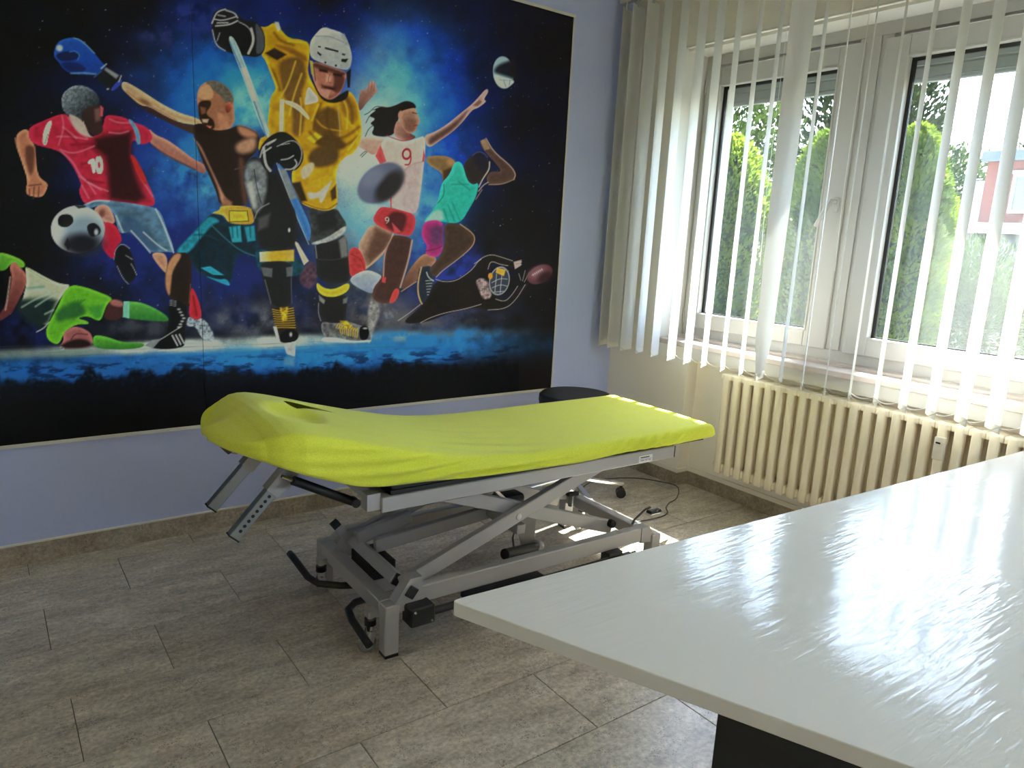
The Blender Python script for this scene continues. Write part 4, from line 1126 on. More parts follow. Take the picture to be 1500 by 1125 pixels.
    for q in ([(388, 430), (430, 446), (500, 442), (560, 405), (605, 368), (642, 312), (705, 285), (760, 300), (832, 324)], [(690, 372), (705, 322), (760, 345), (805, 352)], [(735, 545), (788, 562), (830, 520), (862, 470)], [(690, 608), (790, 602), (850, 552), (905, 462)], [(300, 682), (360, 650), (450, 622), (560, 602), (650, 575)], [(170, 670), (230, 630), (300, 575)], [(612, 340), (650, 315)]):
        Ln(q, W, 1.1, 0.5, 0.85)
    Pl([(838, 330), (884, 318), (880, 352), (846, 372)], (150, 130, 126), 1.0)
    for q in ([(868, 398), (880, 435)], [(905, 380), (890, 440)], [(930, 390), (900, 446)], [(850, 335), (885, 330)], [(850, 350), (884, 345)]): Ln(q, (190, 176, 172), 0.9)
    Pl([(612, 432), (682, 420), (722, 532), (662, 552), (640, 500)], (136, 116, 122), 1.6, tex=0.7, ts=3)
    El((756, 440), 58, 84, (54, 60, 80), 12, soft=0.8)
    El((756, 440), 56, 80, (206, 206, 208), 12, ring=5, alpha=0.7)
    Pl([(742, 364), (792, 376), (782, 412), (735, 392)], (226, 152, 52), 1.0); El((704, 412), 13, 18, (228, 140, 44))
    for q in ([(712, 450), (760, 425), (800, 430)], [(715, 480), (760, 460), (800, 470)], [(740, 400), (730, 500)], [(770, 410), (760, 510)], [(725, 505), (780, 500)]): Ln(q, (206, 206, 206), 1.0)
    El((990, 402), 78, 50, (92, 54, 66), -28, soft=0.9); El((975, 390), 60, 34, (140, 96, 110), -28, soft=4, alpha=0.6); El((1020, 420), 44, 30, (44, 26, 32), -28, soft=4, alpha=0.8)
    Ln([(945, 408), (1005, 372)], (210, 196, 200), 1.0)
    for k in range(6): Ln([(948 + k * 10, 398 - k * 6), (956 + k * 10, 412 - k * 6)], (210, 196, 200), 0.8)
    # ---- volleyball
    p.fr = 'C'
    El((1187, 131), 76, 118, (150, 182, 200), -6, soft=0.9)
    Pl([(1180, 60), (1250, 40), (1275, 120), (1265, 180), (1180, 150), (1115, 130), (1130, 90)], (26, 30, 42), 4.0)
    El((1262, 100), 26, 80, (30, 26, 28), -4, soft=4)
    Pl([(1112, 140), (1180, 165), (1265, 188), (1262, 212), (1200, 250), (1150, 232), (1125, 190)], (206, 220, 228), 1.5)
    Ln([(1190, 190), (1205, 235)], (60, 90, 130), 1.0); Ln([(1160, 185), (1255, 190)], (90, 130, 170), 1.0); Ln([(1235, 190), (1230, 225)], (60, 90, 130), 1.0)

    # ---- red footballer
    p.fr = 'A'
    Pl([(1080, 930), (1140, 990), (1220, 1020), (1320, 1090), (1420, 1170), (1500, 1200), (1512, 1282), (1420, 1242), (1300, 1182), (1200, 1132), (1130, 1072), (1095, 1040)], (196, 134, 118), 0.8, (150, 92, 84), [(1300, 1080), (1260, 1170)])
    Ln([(1110, 1062), (1210, 1132), (1310, 1184), (1430, 1244)], (70, 44, 50), 2.4, 1.2, 0.8)
    Pl([(120, 975), (205, 935), (215, 1020), (255, 1060), (262, 1150), (266, 1222), (287, 1302), (350, 1342), (346, 1380), (310, 1450), (200, 1432), (188, 1392), (205, 1320), (160, 1180), (118, 1060)], (198, 126, 98), 0.8)
    Pl([(185, 1060), (255, 1070), (255, 1150), (245, 1260), (215, 1285), (185, 1160)], (96, 58, 46), 3)
    for q in ([(215, 1385), (215, 1435)], [(250, 1370), (245, 1440)], [(285, 1370), (280, 1445)], [(210, 1360), (300, 1350)]): Ln(q, (70, 36, 32), 2.0, 0.9, 0.8)
    Ln([(112, 1010), (120, 1070), (165, 1190), (208, 1320)], (236, 170, 130), 1.4, 0.8, 0.8)
    Pl([(205, 935), (330, 880), (450, 832), (500, 842), (580, 962), (640, 1002), (690, 1006), (760, 922), (770, 836), (900, 855), (960, 890), (1080, 930), (1122, 1000), (1100, 1042), (1032, 1062), (968, 1010), (950, 1130), (1000, 1200), (1072, 1322), (1130, 1442), (1136, 1522), (900, 1482), (700, 1462), (620, 1502), (574, 1402), (600, 1352), (560, 1262), (520, 1192), (440, 1102), (260, 1062), (214, 1020)], (206, 36, 68), 0.8, tex=0.25, ts=9)
    Pl([(690, 1010), (770, 990), (965, 960), (965, 1150), (1000, 1300), (1065, 1450), (1000, 1492), (800, 1462), (790, 1300), (770, 1150), (690, 1090)], (46, 11, 19), 8)
    for q in ([(455, 850), (470, 930), (430, 1060)], [(500, 860), (560, 960), (640, 1010)], [(440, 1095), (540, 1130), (690, 1070)], [(450, 1110), (540, 1190), (590, 1300), (740, 1390)], [(580, 1290), (660, 1350), (790, 1400)], [(600, 1360), (650, 1450)], [(640, 1330), (700, 1420)], [(420, 1000), (520, 1000), (640, 1020)], [(460, 930), (560, 1010)], [(800, 870), (860, 900), (950, 900)], [(800, 970), (880, 980), (940, 960)], [(1000, 1240), (1040, 1320), (1120, 1440)]): Ln(q, (240, 140, 162), 2.0, 1.3, 0.75)
    for q in ([(700, 1050), (520, 1060)], [(480, 960), (560, 1040)], [(700, 1180), (600, 1200)], [(760, 1340), (640, 1320)]): Ln(q, (120, 14, 36), 3.0, 2.0, 0.8)
    Pl([(345, 895), (388, 878), (352, 1000), (342, 1066), (313, 1060), (313, 980)], (216, 216, 206), 0.8); Ln([(350, 985), (330, 1050)], (70, 110, 96), 1.6)
    Pl([(932, 868), (970, 880), (1022, 960), (1032, 1062), (1000, 1052), (990, 962)], (84, 134, 186), 1.0)
    Pl([(948, 1130), (985, 1140), (1040, 1240), (1082, 1332), (1062, 1362), (1000, 1262)], (186, 38, 36), 1.2)
    Pl([(642, 1182), (675, 1160), (693, 1160), (702, 1266), (676, 1270), (668, 1196), (650, 1206)], (192, 206, 210), 0.6)
    El((726, 1208), 20, 46, (192, 206, 210), -4, ring=21, soft=0.6)
    Pl([(448, 730), (470, 670), (540, 625), (620, 628), (700, 670), (732, 740), (730, 792), (690, 802), (600, 902), (540, 862), (490, 842), (455, 792)], (128, 142, 158), 0.8, (36, 44, 54), [(500, 660), (680, 820)], tex=0.5, ts=3)
    Pl([(600, 800), (700, 770), (742, 770), (757, 800), (746, 902), (762, 962), (700, 1002), (640, 962), (600, 902)], (52, 34, 34), 1.6)
    Pl([(490, 830), (560, 852), (620, 902), (652, 992), (690, 1004), (640, 1004), (560, 962)], (202, 172, 168), 1.2)
    Pl([(690, 800), (732, 790), (737, 882), (700, 892)], (128, 92, 88), 3.0, alpha=0.8); Pl([(734, 770), (757, 790), (752, 852), (735, 852)], (196, 74, 84), 0.8)
    Ln([(610, 890), (620, 930)], (210, 180, 176), 1.4)
    Pl([(620, 1502), (700, 1460), (800, 1470), (900, 1480), (1132, 1516), (1182, 1562), (1222, 1682), (1262, 1782), (1277, 1852), (1220, 1842), (1100, 1852), (1060, 1802), (960, 1692), (900, 1712), (868, 1692), (840, 1572), (800, 1532), (730, 1502), (640, 1532)], (86, 126, 162), 0.8, tex=0.3, ts=9)
    Pl([(900, 1560), (1000, 1600), (1100, 1700), (1180, 1830), (1100, 1852), (1000, 1730), (880, 1690)], (52, 80, 116), 4, alpha=0.8)
    for q in ([(620, 1500), (700, 1466), (800, 1472)], [(960, 1690), (1060, 1800), (1100, 1850)], [(1140, 1530), (1200, 1650), (1272, 1850)], [(850, 1580), (900, 1700)], [(1050, 1700), (1160, 1800), (1220, 1835)]): Ln(q, (206, 214, 220), 2.2, 1.0, 0.85)
    Pl([(680, 1545), (720, 1500), (790, 1500), (832, 1572), (847, 1642), (760, 1632), (740, 1592)], (198, 138, 124), 1.0); El((745, 1565), 22, 30, (120, 70, 60), 20, soft=3)
    Pl([(748, 1618), (847, 1640), (902, 1762), (850, 1802), (836, 1922), (733, 1802), (760, 1742)], (212, 32, 54), 0.8, (176, 24, 60), [(840, 1650), (760, 1850)])
    Pl([(850, 1800), (900, 1784), (952, 1820), (972, 1882), (1002, 1992), (992, 2042), (940, 2082), (900, 2042), (848, 1942), (834, 1902)], (20, 22, 28), 0.8)
    for q in ([(836, 1900), (840, 1840), (870, 1796), (905, 1786), (950, 1820)], [(858, 1950), (900, 2040), (940, 2080)], [(958, 1930), (980, 1965), (1000, 2012)], [(920, 1870), (970, 1900)]): Ln(q, (176, 186, 196), 1.2, 0.6, 0.85)
    Pl([(1100, 1850), (1217, 1850), (1228, 1962), (1222, 2012), (1150, 1932)], (200, 138, 112), 1.0)
    # ball
    El((570, 1680), 197, 174, (196, 206, 212), soft=0.9)
    El((620, 1720), 150, 140, (84, 110, 140), soft=9, alpha=0.6); El((600, 1790), 140, 80, (26, 26, 36), soft=8)
    Pl([(430, 1572), (520, 1565), (547, 1622), (490, 1672), (418, 1652)], (24, 24, 30)); Pl([(628, 1652), (690, 1625), (742, 1672), (732, 1722), (660, 1742)], (24, 24, 32))
    Pl([(540, 1503), (575, 1528), (640, 1518), (610, 1508)], (40, 44, 52)); Pl([(470, 1790), (495, 1740), (520, 1800), (500, 1835)], (24, 24, 32), 1.5)
    El((705, 1700), 14, 22, (190, 200, 214), soft=2)

    # ---- boxer
    Pl([(885, 640), (1030, 770), (1100, 790), (1300, 895), (1400, 915), (1480, 920), (1490, 1010), (1350, 955), (1200, 882), (1050, 802), (960, 722)], (56, 34, 26), 1.4)
    Pl([(900, 588), (1000, 640), (1120, 720), (1200, 770), (1320, 830), (1430, 860), (1485, 890), (1470, 916), (1400, 912), (1300, 892), (1180, 832), (1100, 782), (1030, 772), (960, 712), (884, 642)], (210, 168, 130), 0.8)
    El((1060, 748), 46, 16, (120, 80, 58), 28, soft=2.5); Ln([(930, 670), (1020, 745), (1100, 775), (1290, 880)], (140, 96, 70), 2.4, 1.6, 0.8)
    Pl([(395, 380), (420, 310), (480, 280), (560, 274), (622, 310), (692, 390), (742, 452), (772, 482), (760, 522), (700, 548), (620, 546), (520, 541), (460, 502), (430, 452), (400, 422)], (28, 82, 190), 0.8, (20, 60, 160), [(560, 280), (560, 540)])
    Pl([(400, 402), (480, 372), (560, 380), (582, 412), (550, 442), (440, 450)], (14, 24, 70), 1.6); Pl([(440, 456), (560, 452), (642, 502), (600, 536), (520, 531), (470, 502)], (18, 34, 100), 2.2)
    El((436, 352), 22, 22, (196, 224, 250), soft=2.5); Ln([(510, 380), (550, 372), (585, 400), (570, 440)], (80, 140, 220), 1.4)
    Ln([(520, 537), (620, 533), (700, 543)], (120, 176, 232), 2.2, 1.2); Ln([(540, 277), (602, 300), (692, 390)], (130, 170, 214), 1.6)
    Pl([(690, 556), (772, 488), (882, 560), (902, 602), (850, 652), (790, 657)], (20, 23, 30), 0.8); Pl([(775, 492), (872, 552), (850, 578), (765, 512)], (128, 134, 140), 1.6)
    Ln([(742, 500), (778, 470)], (170, 196, 226), 2.6); Ln([(690, 566), (742, 520)], (60, 90, 170), 2.0)
    Pl([(850, 602), (890, 575), (892, 612), (830, 668), (808, 660)], (40, 58, 156), 0.8); Ln([(870, 600), (888, 555)], (190, 196, 206), 2.0); El((790, 652), 9, 5, (220, 220, 220))
    p.fr = 'B'
    Pl([(190, 690), (220, 620), (290, 588), (362, 600), (430, 650), (462, 712), (462, 782), (472, 902), (422, 952), (300, 962), (264, 942), (213, 882), (198, 802)], (170, 112, 86), 0.8)
    Pl([(250, 600), (300, 587), (362, 600), (430, 650), (464, 722), (456, 762), (400, 762), (370, 702), (320, 672)], (94, 88, 82), 2.0, tex=0.3, ts=3)
    Pl([(193, 690), (225, 632), (282, 612), (318, 682), (300, 732), (220, 732)], (206, 148, 114), 1.6)
    Pl([(200, 742), (292, 730), (300, 772), (250, 832), (322, 882), (322, 952), (264, 942), (213, 882), (203, 832)], (46, 26, 20), 1.6)
    Pl([(215, 780), (260, 790), (255, 830), (225, 840)], (120, 74, 56), 1.4); Pl([(228, 872), (280, 872), (270, 900), (236, 896)], (196, 160, 140), 1.2); Pl([(262, 918), (300, 925), (290, 948), (264, 942)], (200, 110, 90), 1.2)
    Pl([(398, 762), (440, 740), (452, 792), (420, 832), (400, 812)], (178, 92, 72), 1.0, (110, 44, 36), [(445, 760), (405, 810)]); Pl([(340, 820), (420, 850), (430, 940), (360, 950)], (186, 124, 98), 3)
    p.fr = 'E'
    Pl([(400, -82), (480, -102), (560, -42), (680, -52), (750, -92), (870, -42), (902, 0), (892, 82), (862, 132), (802, 182), (780, 302), (832, 512), (608, 512), (590, 422), (540, 302), (488, 192), (448, 92)], (36, 21, 17), 0.8)
    Pl([(720, 60), (800, 15), (882, 0), (872, 102), (782, 132), (730, 112)], (196, 146, 122), 5, alpha=0.9); Pl([(735, -92), (862, -42), (895, 5), (800, 10), (745, -30)], (180, 122, 98), 4)
    Pl([(402, 0), (440, 40), (520, 200), (600, 380), (622, 502), (700, 502), (645, 440), (592, 330), (530, 200), (468, 60)], (192, 136, 116), 2.5); Ln([(720, 240), (790, 222)], (130, 96, 88), 1.6, 1.0)
    Pl([(740, 150), (790, 160), (790, 300), (820, 500), (780, 500), (755, 300)], (84, 54, 44), 4); Pl([(640, 440), (700, 480), (700, 510), (620, 510)], (150, 100, 80), 3)
    Pl([(528, 570), (620, 560), (650, 622), (760, 646), (866, 642), (892, 762), (902, 902), (880, 882), (770, 852), (720, 900), (692, 1102), (560, 1052), (440, 1002), (370, 862), (278, 852), (330, 792), (420, 702)], (11, 38, 56), 0.8, tex=0.4, ts=8)
    Pl([(528, 572), (620, 622), (560, 642), (470, 742), (380, 862), (280, 852), (340, 782), (440, 682)], (28, 138, 166), 2.5, tex=0.3, ts=6)
    Pl([(676, 662), (762, 652), (772, 772), (700, 776)], (38, 150, 176), 1.6); Pl([(790, 662), (862, 652), (872, 762), (812, 772)], (34, 136, 162), 1.6)
    Pl([(540, 562), (612, 540), (612, 504), (832, 510), (852, 562), (867, 642), (760, 644), (670, 632), (640, 572)], (212, 170, 62), 0.9, (196, 140, 40), [(650, 560), (860, 600)])
    Pl([(676, 542), (812, 542), (824, 622), (678, 628)], (60, 48, 26), 0.7); Pl([(682, 548), (806, 548), (817, 616), (684, 622)], (228, 184, 46), 0.7)
    for k in range(9): Ln([(680 + k * 15, 522), (686 + k * 15, 522)], (120, 92, 40), 1.0, 0.5)
    for x in (700, 735, 785, 830): Ln([(x, 655), (x + 6, 740)], (14, 60, 84), 1.8, 1.0)
    Ln([(540, 640), (620, 720), (760, 840), (900, 885)], (60, 130, 150), 1.6, 0.8); Ln([(420, 720), (520, 720), (600, 760)], (14, 60, 84), 2.5, 1.4)
    Pl([(470, 962), (540, 950), (642, 1016), (560, 1012)], (36, 144, 176), 0.9); Pl([(480, 1012), (600, 1050), (660, 1040), (692, 1096), (640, 1082)], (32, 132, 170), 0.9)
    Pl([(860, 842), (902, 820), (1150, 870), (1232, 942), (1222, 1000), (1150, 1030), (900, 1010)], (14, 62, 80), 1.2, tex=0.5, ts=6)
    Pl([(1150, 760), (1182, 780), (1262, 912), (1226, 942)], (206, 186, 154), 0.9)
    Pl([(1180, 1050), (1240, 930), (1300, 905), (1325, 980), (1320, 1080), (1250, 1125)], (88, 56, 66), 3.0, tex=0.5, ts=5, alpha=0.8)
    p.fr = 'G'
    Pl([(1280, 98), (1402, 100), (1404, 330), (1394, 482), (1372, 502), (1232, 432), (1208, 332), (1213, 250), (1233, 152)], (38, 24, 19), 0.9)
    Pl([(1280, 102), (1342, 110), (1262, 232), (1252, 332), (1242, 432), (1208, 342), (1218, 202)], (194, 134, 98), 2.0); Ln([(1396, 330), (1385, 470)], (120, 74, 60), 1.8)
    Pl([(1232, 430), (1382, 472), (1352, 642), (1356, 762), (1342, 792), (1230, 812), (1108, 802), (1120, 768), (1200, 722), (1240, 642)], (16, 16, 20), 0.9)
    for k in range(3): Ln([(1262 + k * 26, 708 - k * 4), (1300 + k * 24, 780 - k * 8)], (216, 216, 216), 2.6)
    for k in range(4): Ln([(1244, 448 + k * 12), (1290, 456 + k * 12)], (186, 186, 186), 1.0)
    for k in range(7): El((1346 - 12 * abs(k - 3), 515 + k * 22), 13, 7, (168, 168, 168), soft=0.8)
    Ln([(1120, 768), (1200, 722), (1250, 690), (1330, 640)], (190, 190, 190), 1.6)
    Pl([(1060, 782), (1110, 742), (1182, 730), (1120, 802)], (132, 138, 142), 1.2)
    p.fr = 'H'
    Pl([(150, 330), (206, 452), (232, 572), (190, 597), (130, 562), (140, 482)], (204, 36, 52), 0.9); Ln([(165, 420), (190, 560)], (110, 16, 26), 2.4, 1.2)
    Pl([(110, 640), (130, 560), (190, 602), (232, 570), (302, 662), (327, 742), (262, 757), (210, 702), (188, 642)], (146, 158, 174), 1.2, tex=0.8, ts=3)

    # ---- hockey player
    p.fr = 'B'
    Pl([(640, 190), (700, 202), (760, 160), (802, 210), (860, 280), (960, 290), (1022, 320), (1012, 452), (1002, 522), (1030, 602), (1100, 692), (1210, 742), (1302, 652), (1362, 732), (1392, 852), (1402, 962), (1382, 1062), (1332, 1130), (1290, 1140), (1230, 1200), (1206, 1300), (1226, 1432), (1216, 1520), (1130, 1552), (1000, 1512), (950, 1482), (880, 1342), (900, 1180), (640, 1130), (650, 1010), (702, 1000), (710, 902), (730, 702), (780, 652), (720, 502), (690, 432), (660, 402), (702, 282)], (222, 162, 24), 0.9, tex=0.25, ts=12)
    Pl([(790, 440), (960, 400), (1002, 562), (950, 702), (992, 832), (962, 1002), (880, 992), (900, 802), (822, 702), (800, 562)], (108, 76, 34), 4)
    for q in ([(915, 450), (860, 620), (800, 720)], [(960, 540), (900, 700), (870, 840)], [(950, 720), (960, 800), (945, 990)], [(825, 770), (830, 960)]): Ln(q, (236, 190, 60), 2.6, 1.4)
    Pl([(760, 330), (860, 380), (1000, 460), (1000, 420), (900, 350), (790, 330)], (130, 86, 26), 3)
    Pl([(690, 390), (760, 350), (850, 400), (780, 440)], (36, 26, 22), 2)
    Pl([(1060, 802), (1230, 770), (1252, 1002), (1100, 1002), (1040, 950)], (100, 70, 26), 5); Pl([(1010, 1040), (1150, 960), (1240, 1000), (1300, 1080), (1200, 1110)], (84, 58, 24), 4)
    Pl([(1230, 720), (1330, 700), (1380, 850), (1340, 900), (1260, 850)], (150, 104, 26), 4)
    Pl([(1000, 1010), (1060, 970), (1110, 1000), (1050, 1050)], (240, 196, 40), 2); Ln([(1225, 790), (1240, 920), (1240, 1000)], (176, 160, 128), 1.8, 1.0)
    Ln([(1060, 870), (1120, 940), (1250, 960)], (214, 160, 40), 2.4, 1.4); Ln([(1280, 870), (1370, 960), (1370, 1050)], (236, 180, 40), 3.2, 1.8)
    for q in ([(1100, 760), (1060, 860), (1050, 950)], [(1150, 790), (1140, 900), (1180, 990)], [(1200, 1020), (1290, 1000), (1380, 930)], [(1180, 1080), (1300, 1060), (1370, 1000)], [(1290, 720), (1330, 800), (1330, 900)], [(720, 480), (770, 560), (800, 660)], [(760, 240), (800, 300), (900, 330)], [(1020, 970), (1100, 1060), (1200, 1090)]):
        Ln(q, (78, 52, 16), 4.2, 2.2, 0.7)
    for q in ([(1080, 770), (1035, 880)], [(1250, 700), (1300, 800), (1290, 940)], [(700, 420), (740, 540), (780, 640)], [(860, 300), (960, 310)], [(1300, 1100), (1390, 980)]): Ln(q, (248, 196, 56), 3.0, 1.6, 0.8)
    Pl([(800, 730), (832, 724), (822, 992), (795, 1002)], (194, 184, 168), 1.0); Pl([(830, 728), (942, 760), (1022, 862), (1010, 882), (930, 802), (830, 752)], (194, 178, 152), 1.0)
    Pl([(760, 160), (790, 162), (806, 212), (786, 230)], (220, 216, 206), 1.4)
    Pl([(1000, 640), (1022, 640), (1102, 742), (1000, 767), (978, 762)], (192, 188, 190), 1.0)
    # lower jersey
    p.fr = 'E'
    Pl([(1240, 150), (1330, 60), (1480, 60), (1480, 200), (1300, 240)], (84, 60, 28), 4)
    Pl([(1200, 230), (1290, 180), (1310, 220), (1260, 300), (1210, 320)], (196, 176, 152), 2); Pl([(1240, 400), (1330, 420), (1440, 300), (1420, 360), (1360, 490), (1340, 480), (1340, 440), (1270, 470)], (190, 180, 176), 2)
    Pl([(1260, 330), (1420, 280), (1450, 300), (1330, 400), (1250, 400)], (216, 158, 26), 2); Ln([(1210, 480), (1300, 520), (1400, 540), (1468, 490)], (90, 60, 16), 2.0, 1.0)
    Pl([(1130, 340), (1200, 330), (1250, 470), (1200, 480)], (46, 34, 24), 2.5); Pl([(1420, 400), (1460, 350), (1465, 450), (1430, 470)], (70, 48, 20), 2)
    # head
    p.fr = 'B'
    Pl([(1020, 560), (1060, 620), (1100, 692), (1170, 737), (1240, 692), (1310, 650), (1292, 732), (1180, 762), (1090, 722)], (28, 24, 22), 1.4)
    Pl([(1038, 450), (1100, 462), (1240, 512), (1292, 530), (1272, 622), (1230, 702), (1160, 737), (1090, 692), (1050, 602), (1030, 522)], (190, 120, 104), 0.9)
    Pl([(1190, 540), (1285, 555), (1262, 642), (1222, 692), (1180, 652), (1200, 602)], (92, 50, 44), 2.5)
    Pl([(1085, 500), (1150, 512), (1150, 534), (1090, 522)], (44, 22, 22), 1.8); Pl([(1190, 532), (1262, 542), (1250, 562), (1190, 552)], (36, 18, 18), 1.8); Pl([(1045, 455), (1100, 468), (1240, 518), (1285, 532), (1270, 560), (1180, 530), (1080, 500), (1045, 490)], (60, 34, 30), 3.0, alpha=0.8)
    Pl([(1140, 540), (1180, 560), (1170, 600), (1135, 600)], (214, 150, 134), 2); Pl([(1105, 622), (1212, 640), (1202, 664), (1110, 642)], (70, 36, 34), 2.2)
    Ln([(1125, 640), (1190, 652)], (40, 18, 18), 1.2); Ln([(1165, 545), (1150, 600), (1175, 608)], (130, 74, 64), 1.2)
    Pl([(1095, 600), (1130, 650), (1120, 700), (1160, 733), (1220, 700), (1240, 640), (1200, 690), (1150, 700)], (110, 66, 58), 3.0, alpha=0.7)
    Pl([(1100, 652), (1172, 662), (1152, 722), (1095, 692)], (200, 136, 126), 1.6)
    Pl([(1288, 530), (1322, 500), (1312, 642), (1295, 642)], (28, 28, 30), 0.9); Pl([(1018, 440), (1042, 450), (1052, 562), (1030, 542)], (160, 148, 70), 1.0); Ln([(1045, 470), (1060, 590)], (40, 34, 32), 1.4)
    Pl([(1018, 310), (1060, 250), (1115, 195), (1180, 215), (1270, 245), (1312, 340), (1332, 422), (1312, 512), (1240, 510), (1100, 460), (1018, 420)], (204, 210, 216), 0.9, (160, 168, 180), [(1100, 250), (1200, 500)])
    Pl([(1060, 262), (1120, 200), (1180, 220), (1160, 260), (1100, 262)], (226, 230, 232), 1.8); Ln([(1060, 265), (1160, 262), (1270, 310)], (120, 126, 136), 1.6, 0.9); Pl([(1240, 250), (1272, 246), (1310, 340), (1280, 330)], (150, 158, 168), 1.6)
    for q in ([(1130, 345), (1230, 370), (1226, 384), (1130, 358)], [(1073, 374), (1105, 398), (1098, 412), (1075, 392)], [(1250, 432), (1302, 430), (1282, 458), (1250, 452)], [(1255, 390), (1280, 396), (1276, 406), (1255, 402)], [(1080, 336), (1100, 340), (1098, 350), (1080, 346)]): Pl(q, (26, 28, 34), 0.7)
    for q in ((1133, 458), (1210, 480)): El(q, 7, 8, (30, 32, 36))
    # top glove
    Pl([(300, 110), (340, 70), (400, 60), (470, 90), (540, 150), (610, 150), (662, 190), (692, 262), (692, 372), (640, 422), (560, 412), (430, 392), (340, 332), (308, 262)], (22, 22, 27), 0.9)
    Pl([(615, 160), (660, 200), (692, 282), (682, 382), (622, 402), (632, 302)], (72, 78, 88), 1.6)
    for q, w in (([(303, 170), (330, 100), (360, 78), (400, 68)], 2.6), ([(405, 75), (470, 95), (490, 130)], 2.4), ([(320, 140), (380, 152), (480, 122)], 2.2), ([(330, 190), (430, 182), (490, 152)], 2.6), ([(306, 220), (330, 332), (400, 372)], 1.8), ([(590, 210), (612, 300), (570, 390)], 4.4), ([(345, 110), (400, 120)], 2.0), ([(340, 168), (420, 166)], 2.2), ([(360, 240), (340, 300)], 1.4), ([(500, 160), (560, 190), (590, 230)], 1.6)): Ln(q, (196, 198, 202), w, 0.7, 0.9)
    # stick
    Pl([(412, 270), (462, 264), (560, 500), (742, 1000), (688, 1006), (530, 560)], (156, 186, 204), 0.9); Ln([(430, 300), (560, 600), (700, 1000)], (58, 106, 160), 2.2, 0.8); Ln([(458, 290), (600, 640), (735, 990)], (96, 150, 190), 1.6, 0.8)
    Pl([(515, 500), (550, 490), (640, 740), (600, 740)], (196, 200, 198), 1.8)
    p.fr = 'E'
    Pl([(1020, 180), (1072, 184), (1170, 430), (1292, 690), (1266, 792), (1200, 652), (1130, 482)], (58, 112, 196), 0.9); Pl([(1034, 232), (1090, 242), (1172, 452), (1120, 462)], (124, 132, 144), 1.6)
    Ln([(1025, 190), (1130, 480), (1200, 650), (1262, 790)], (180, 204, 222), 1.2)
    # left leg
    Pl([(778, 302), (800, 190), (860, 138), (912, 180), (985, 262), (1042, 250), (1130, 480), (1172, 562), (1174, 702), (1152, 842), (900, 834), (890, 762), (865, 602), (830, 482), (800, 352)], (28, 28, 31), 0.9)
    Pl([(783, 292), (810, 182), (900, 170), (962, 262), (942, 482), (872, 582), (840, 482), (810, 380)], (112, 118, 128), 4, tex=0.5, ts=9); Ln([(862, 240), (880, 380), (915, 490)], (30, 32, 38), 1.4); Pl([(800, 340), (850, 330), (880, 520), (850, 530)], (196, 196, 192), 4, alpha=0.7)
    Ln([(866, 600), (890, 530), (970, 490)], (150, 152, 158), 2.0, 1.0); Pl([(890, 600), (980, 560), (960, 660), (890, 690)], (70, 70, 74), 4); El((1118, 685), 9, 16, (206, 206, 206))
    Pl([(900, 846), (1152, 830), (1152, 912), (905, 917)], (226, 214, 186), 0.8, (222, 160, 42), [(900, 870), (990, 870)]); Pl([(1100, 834), (1152, 830), (1152, 912), (1100, 914)], (216, 168, 80), 3, alpha=0.7)
    p.fr = 'H'
    Pl([(655, 166), (896, 160), (885, 300), (892, 492), (740, 502), (690, 352), (665, 252)], (26, 26, 29), 0.9); Pl([(660, 206), (746, 216), (742, 282), (680, 270)], (92, 94, 100), 1.2); Pl([(845, 210), (896, 200), (890, 272), (850, 276)], (92, 94, 100), 1.2); Ln([(690, 300), (735, 470)], (110, 114, 122), 1.6)
    Ln([(890, 210), (882, 300), (888, 470)], (110, 112, 116), 1.0)
    Pl([(740, 502), (890, 485), (912, 562), (922, 642), (942, 682), (932, 742), (850, 767), (788, 752), (768, 642), (744, 562)], (40, 34, 26), 0.9)
    for k in range(9): Ln([(745 + k * 3, 516 + k * 17), (800, 528 + k * 15), (830 + k * 4, 520 + k * 16), (898 + k * 2, 506 + k * 18)], (228, 176, 44), 1.5, 0.6)
    Pl([(800, 505), (860, 500), (850, 600), (820, 610)], (216, 164, 40), 2.0, tex=0.7, ts=3)
    Pl([(803, 692), (850, 662), (932, 667), (932, 742), (850, 767), (798, 747)], (14, 14, 17), 0.9); El((880, 700), 10, 16, (190, 190, 190), soft=1.4); Pl([(750, 642), (775, 642), (802, 752), (780, 742)], (196, 196, 196), 1.0)
    Pl([(828, 767), (916, 752), (910, 862), (850, 842)], (206, 214, 218), 1.0, tex=0.3, ts=4); Pl([(830, 872), (912, 862), (904, 932), (828, 922)], (104, 156, 196), 3, alpha=0.8)
    # right leg
    p.fr = 'F'
    Pl([(0, 412), (130, 452), (216, 420), (252, 482), (292, 542), (272, 602), (200, 662), (100, 692), (12, 682), (30, 602), (20, 480)], (56, 58, 64), 0.9, tex=0.5, ts=6); Pl([(18, 682), (150, 642), (292, 540), (282, 602), (170, 672), (60, 694)], (176, 178, 184), 1.4, tex=0.3, ts=4); Pl([(60, 470), (200, 450), (220, 560), (90, 600)], (30, 30, 34), 4)
    Pl([(40, 692), (200, 667), (290, 600), (302, 802), (312, 902), (300, 982), (68, 962), (68, 802)], (32, 31, 33), 0.9); Pl([(230, 660), (290, 610), (298, 780), (250, 790)], (130, 132, 138), 2.5, alpha=0.8); Ln([(60, 700), (70, 790)], (130, 132, 138), 2); Ln([(80, 800), (200, 806), (295, 780)], (60, 60, 64), 1.4)
    Pl([(68, 962), (120, 1012), (200, 1022), (312, 962), (306, 1032), (200, 1082), (110, 1066), (70, 1022)], (226, 182, 42), 0.9)
    p.fr = 'H'
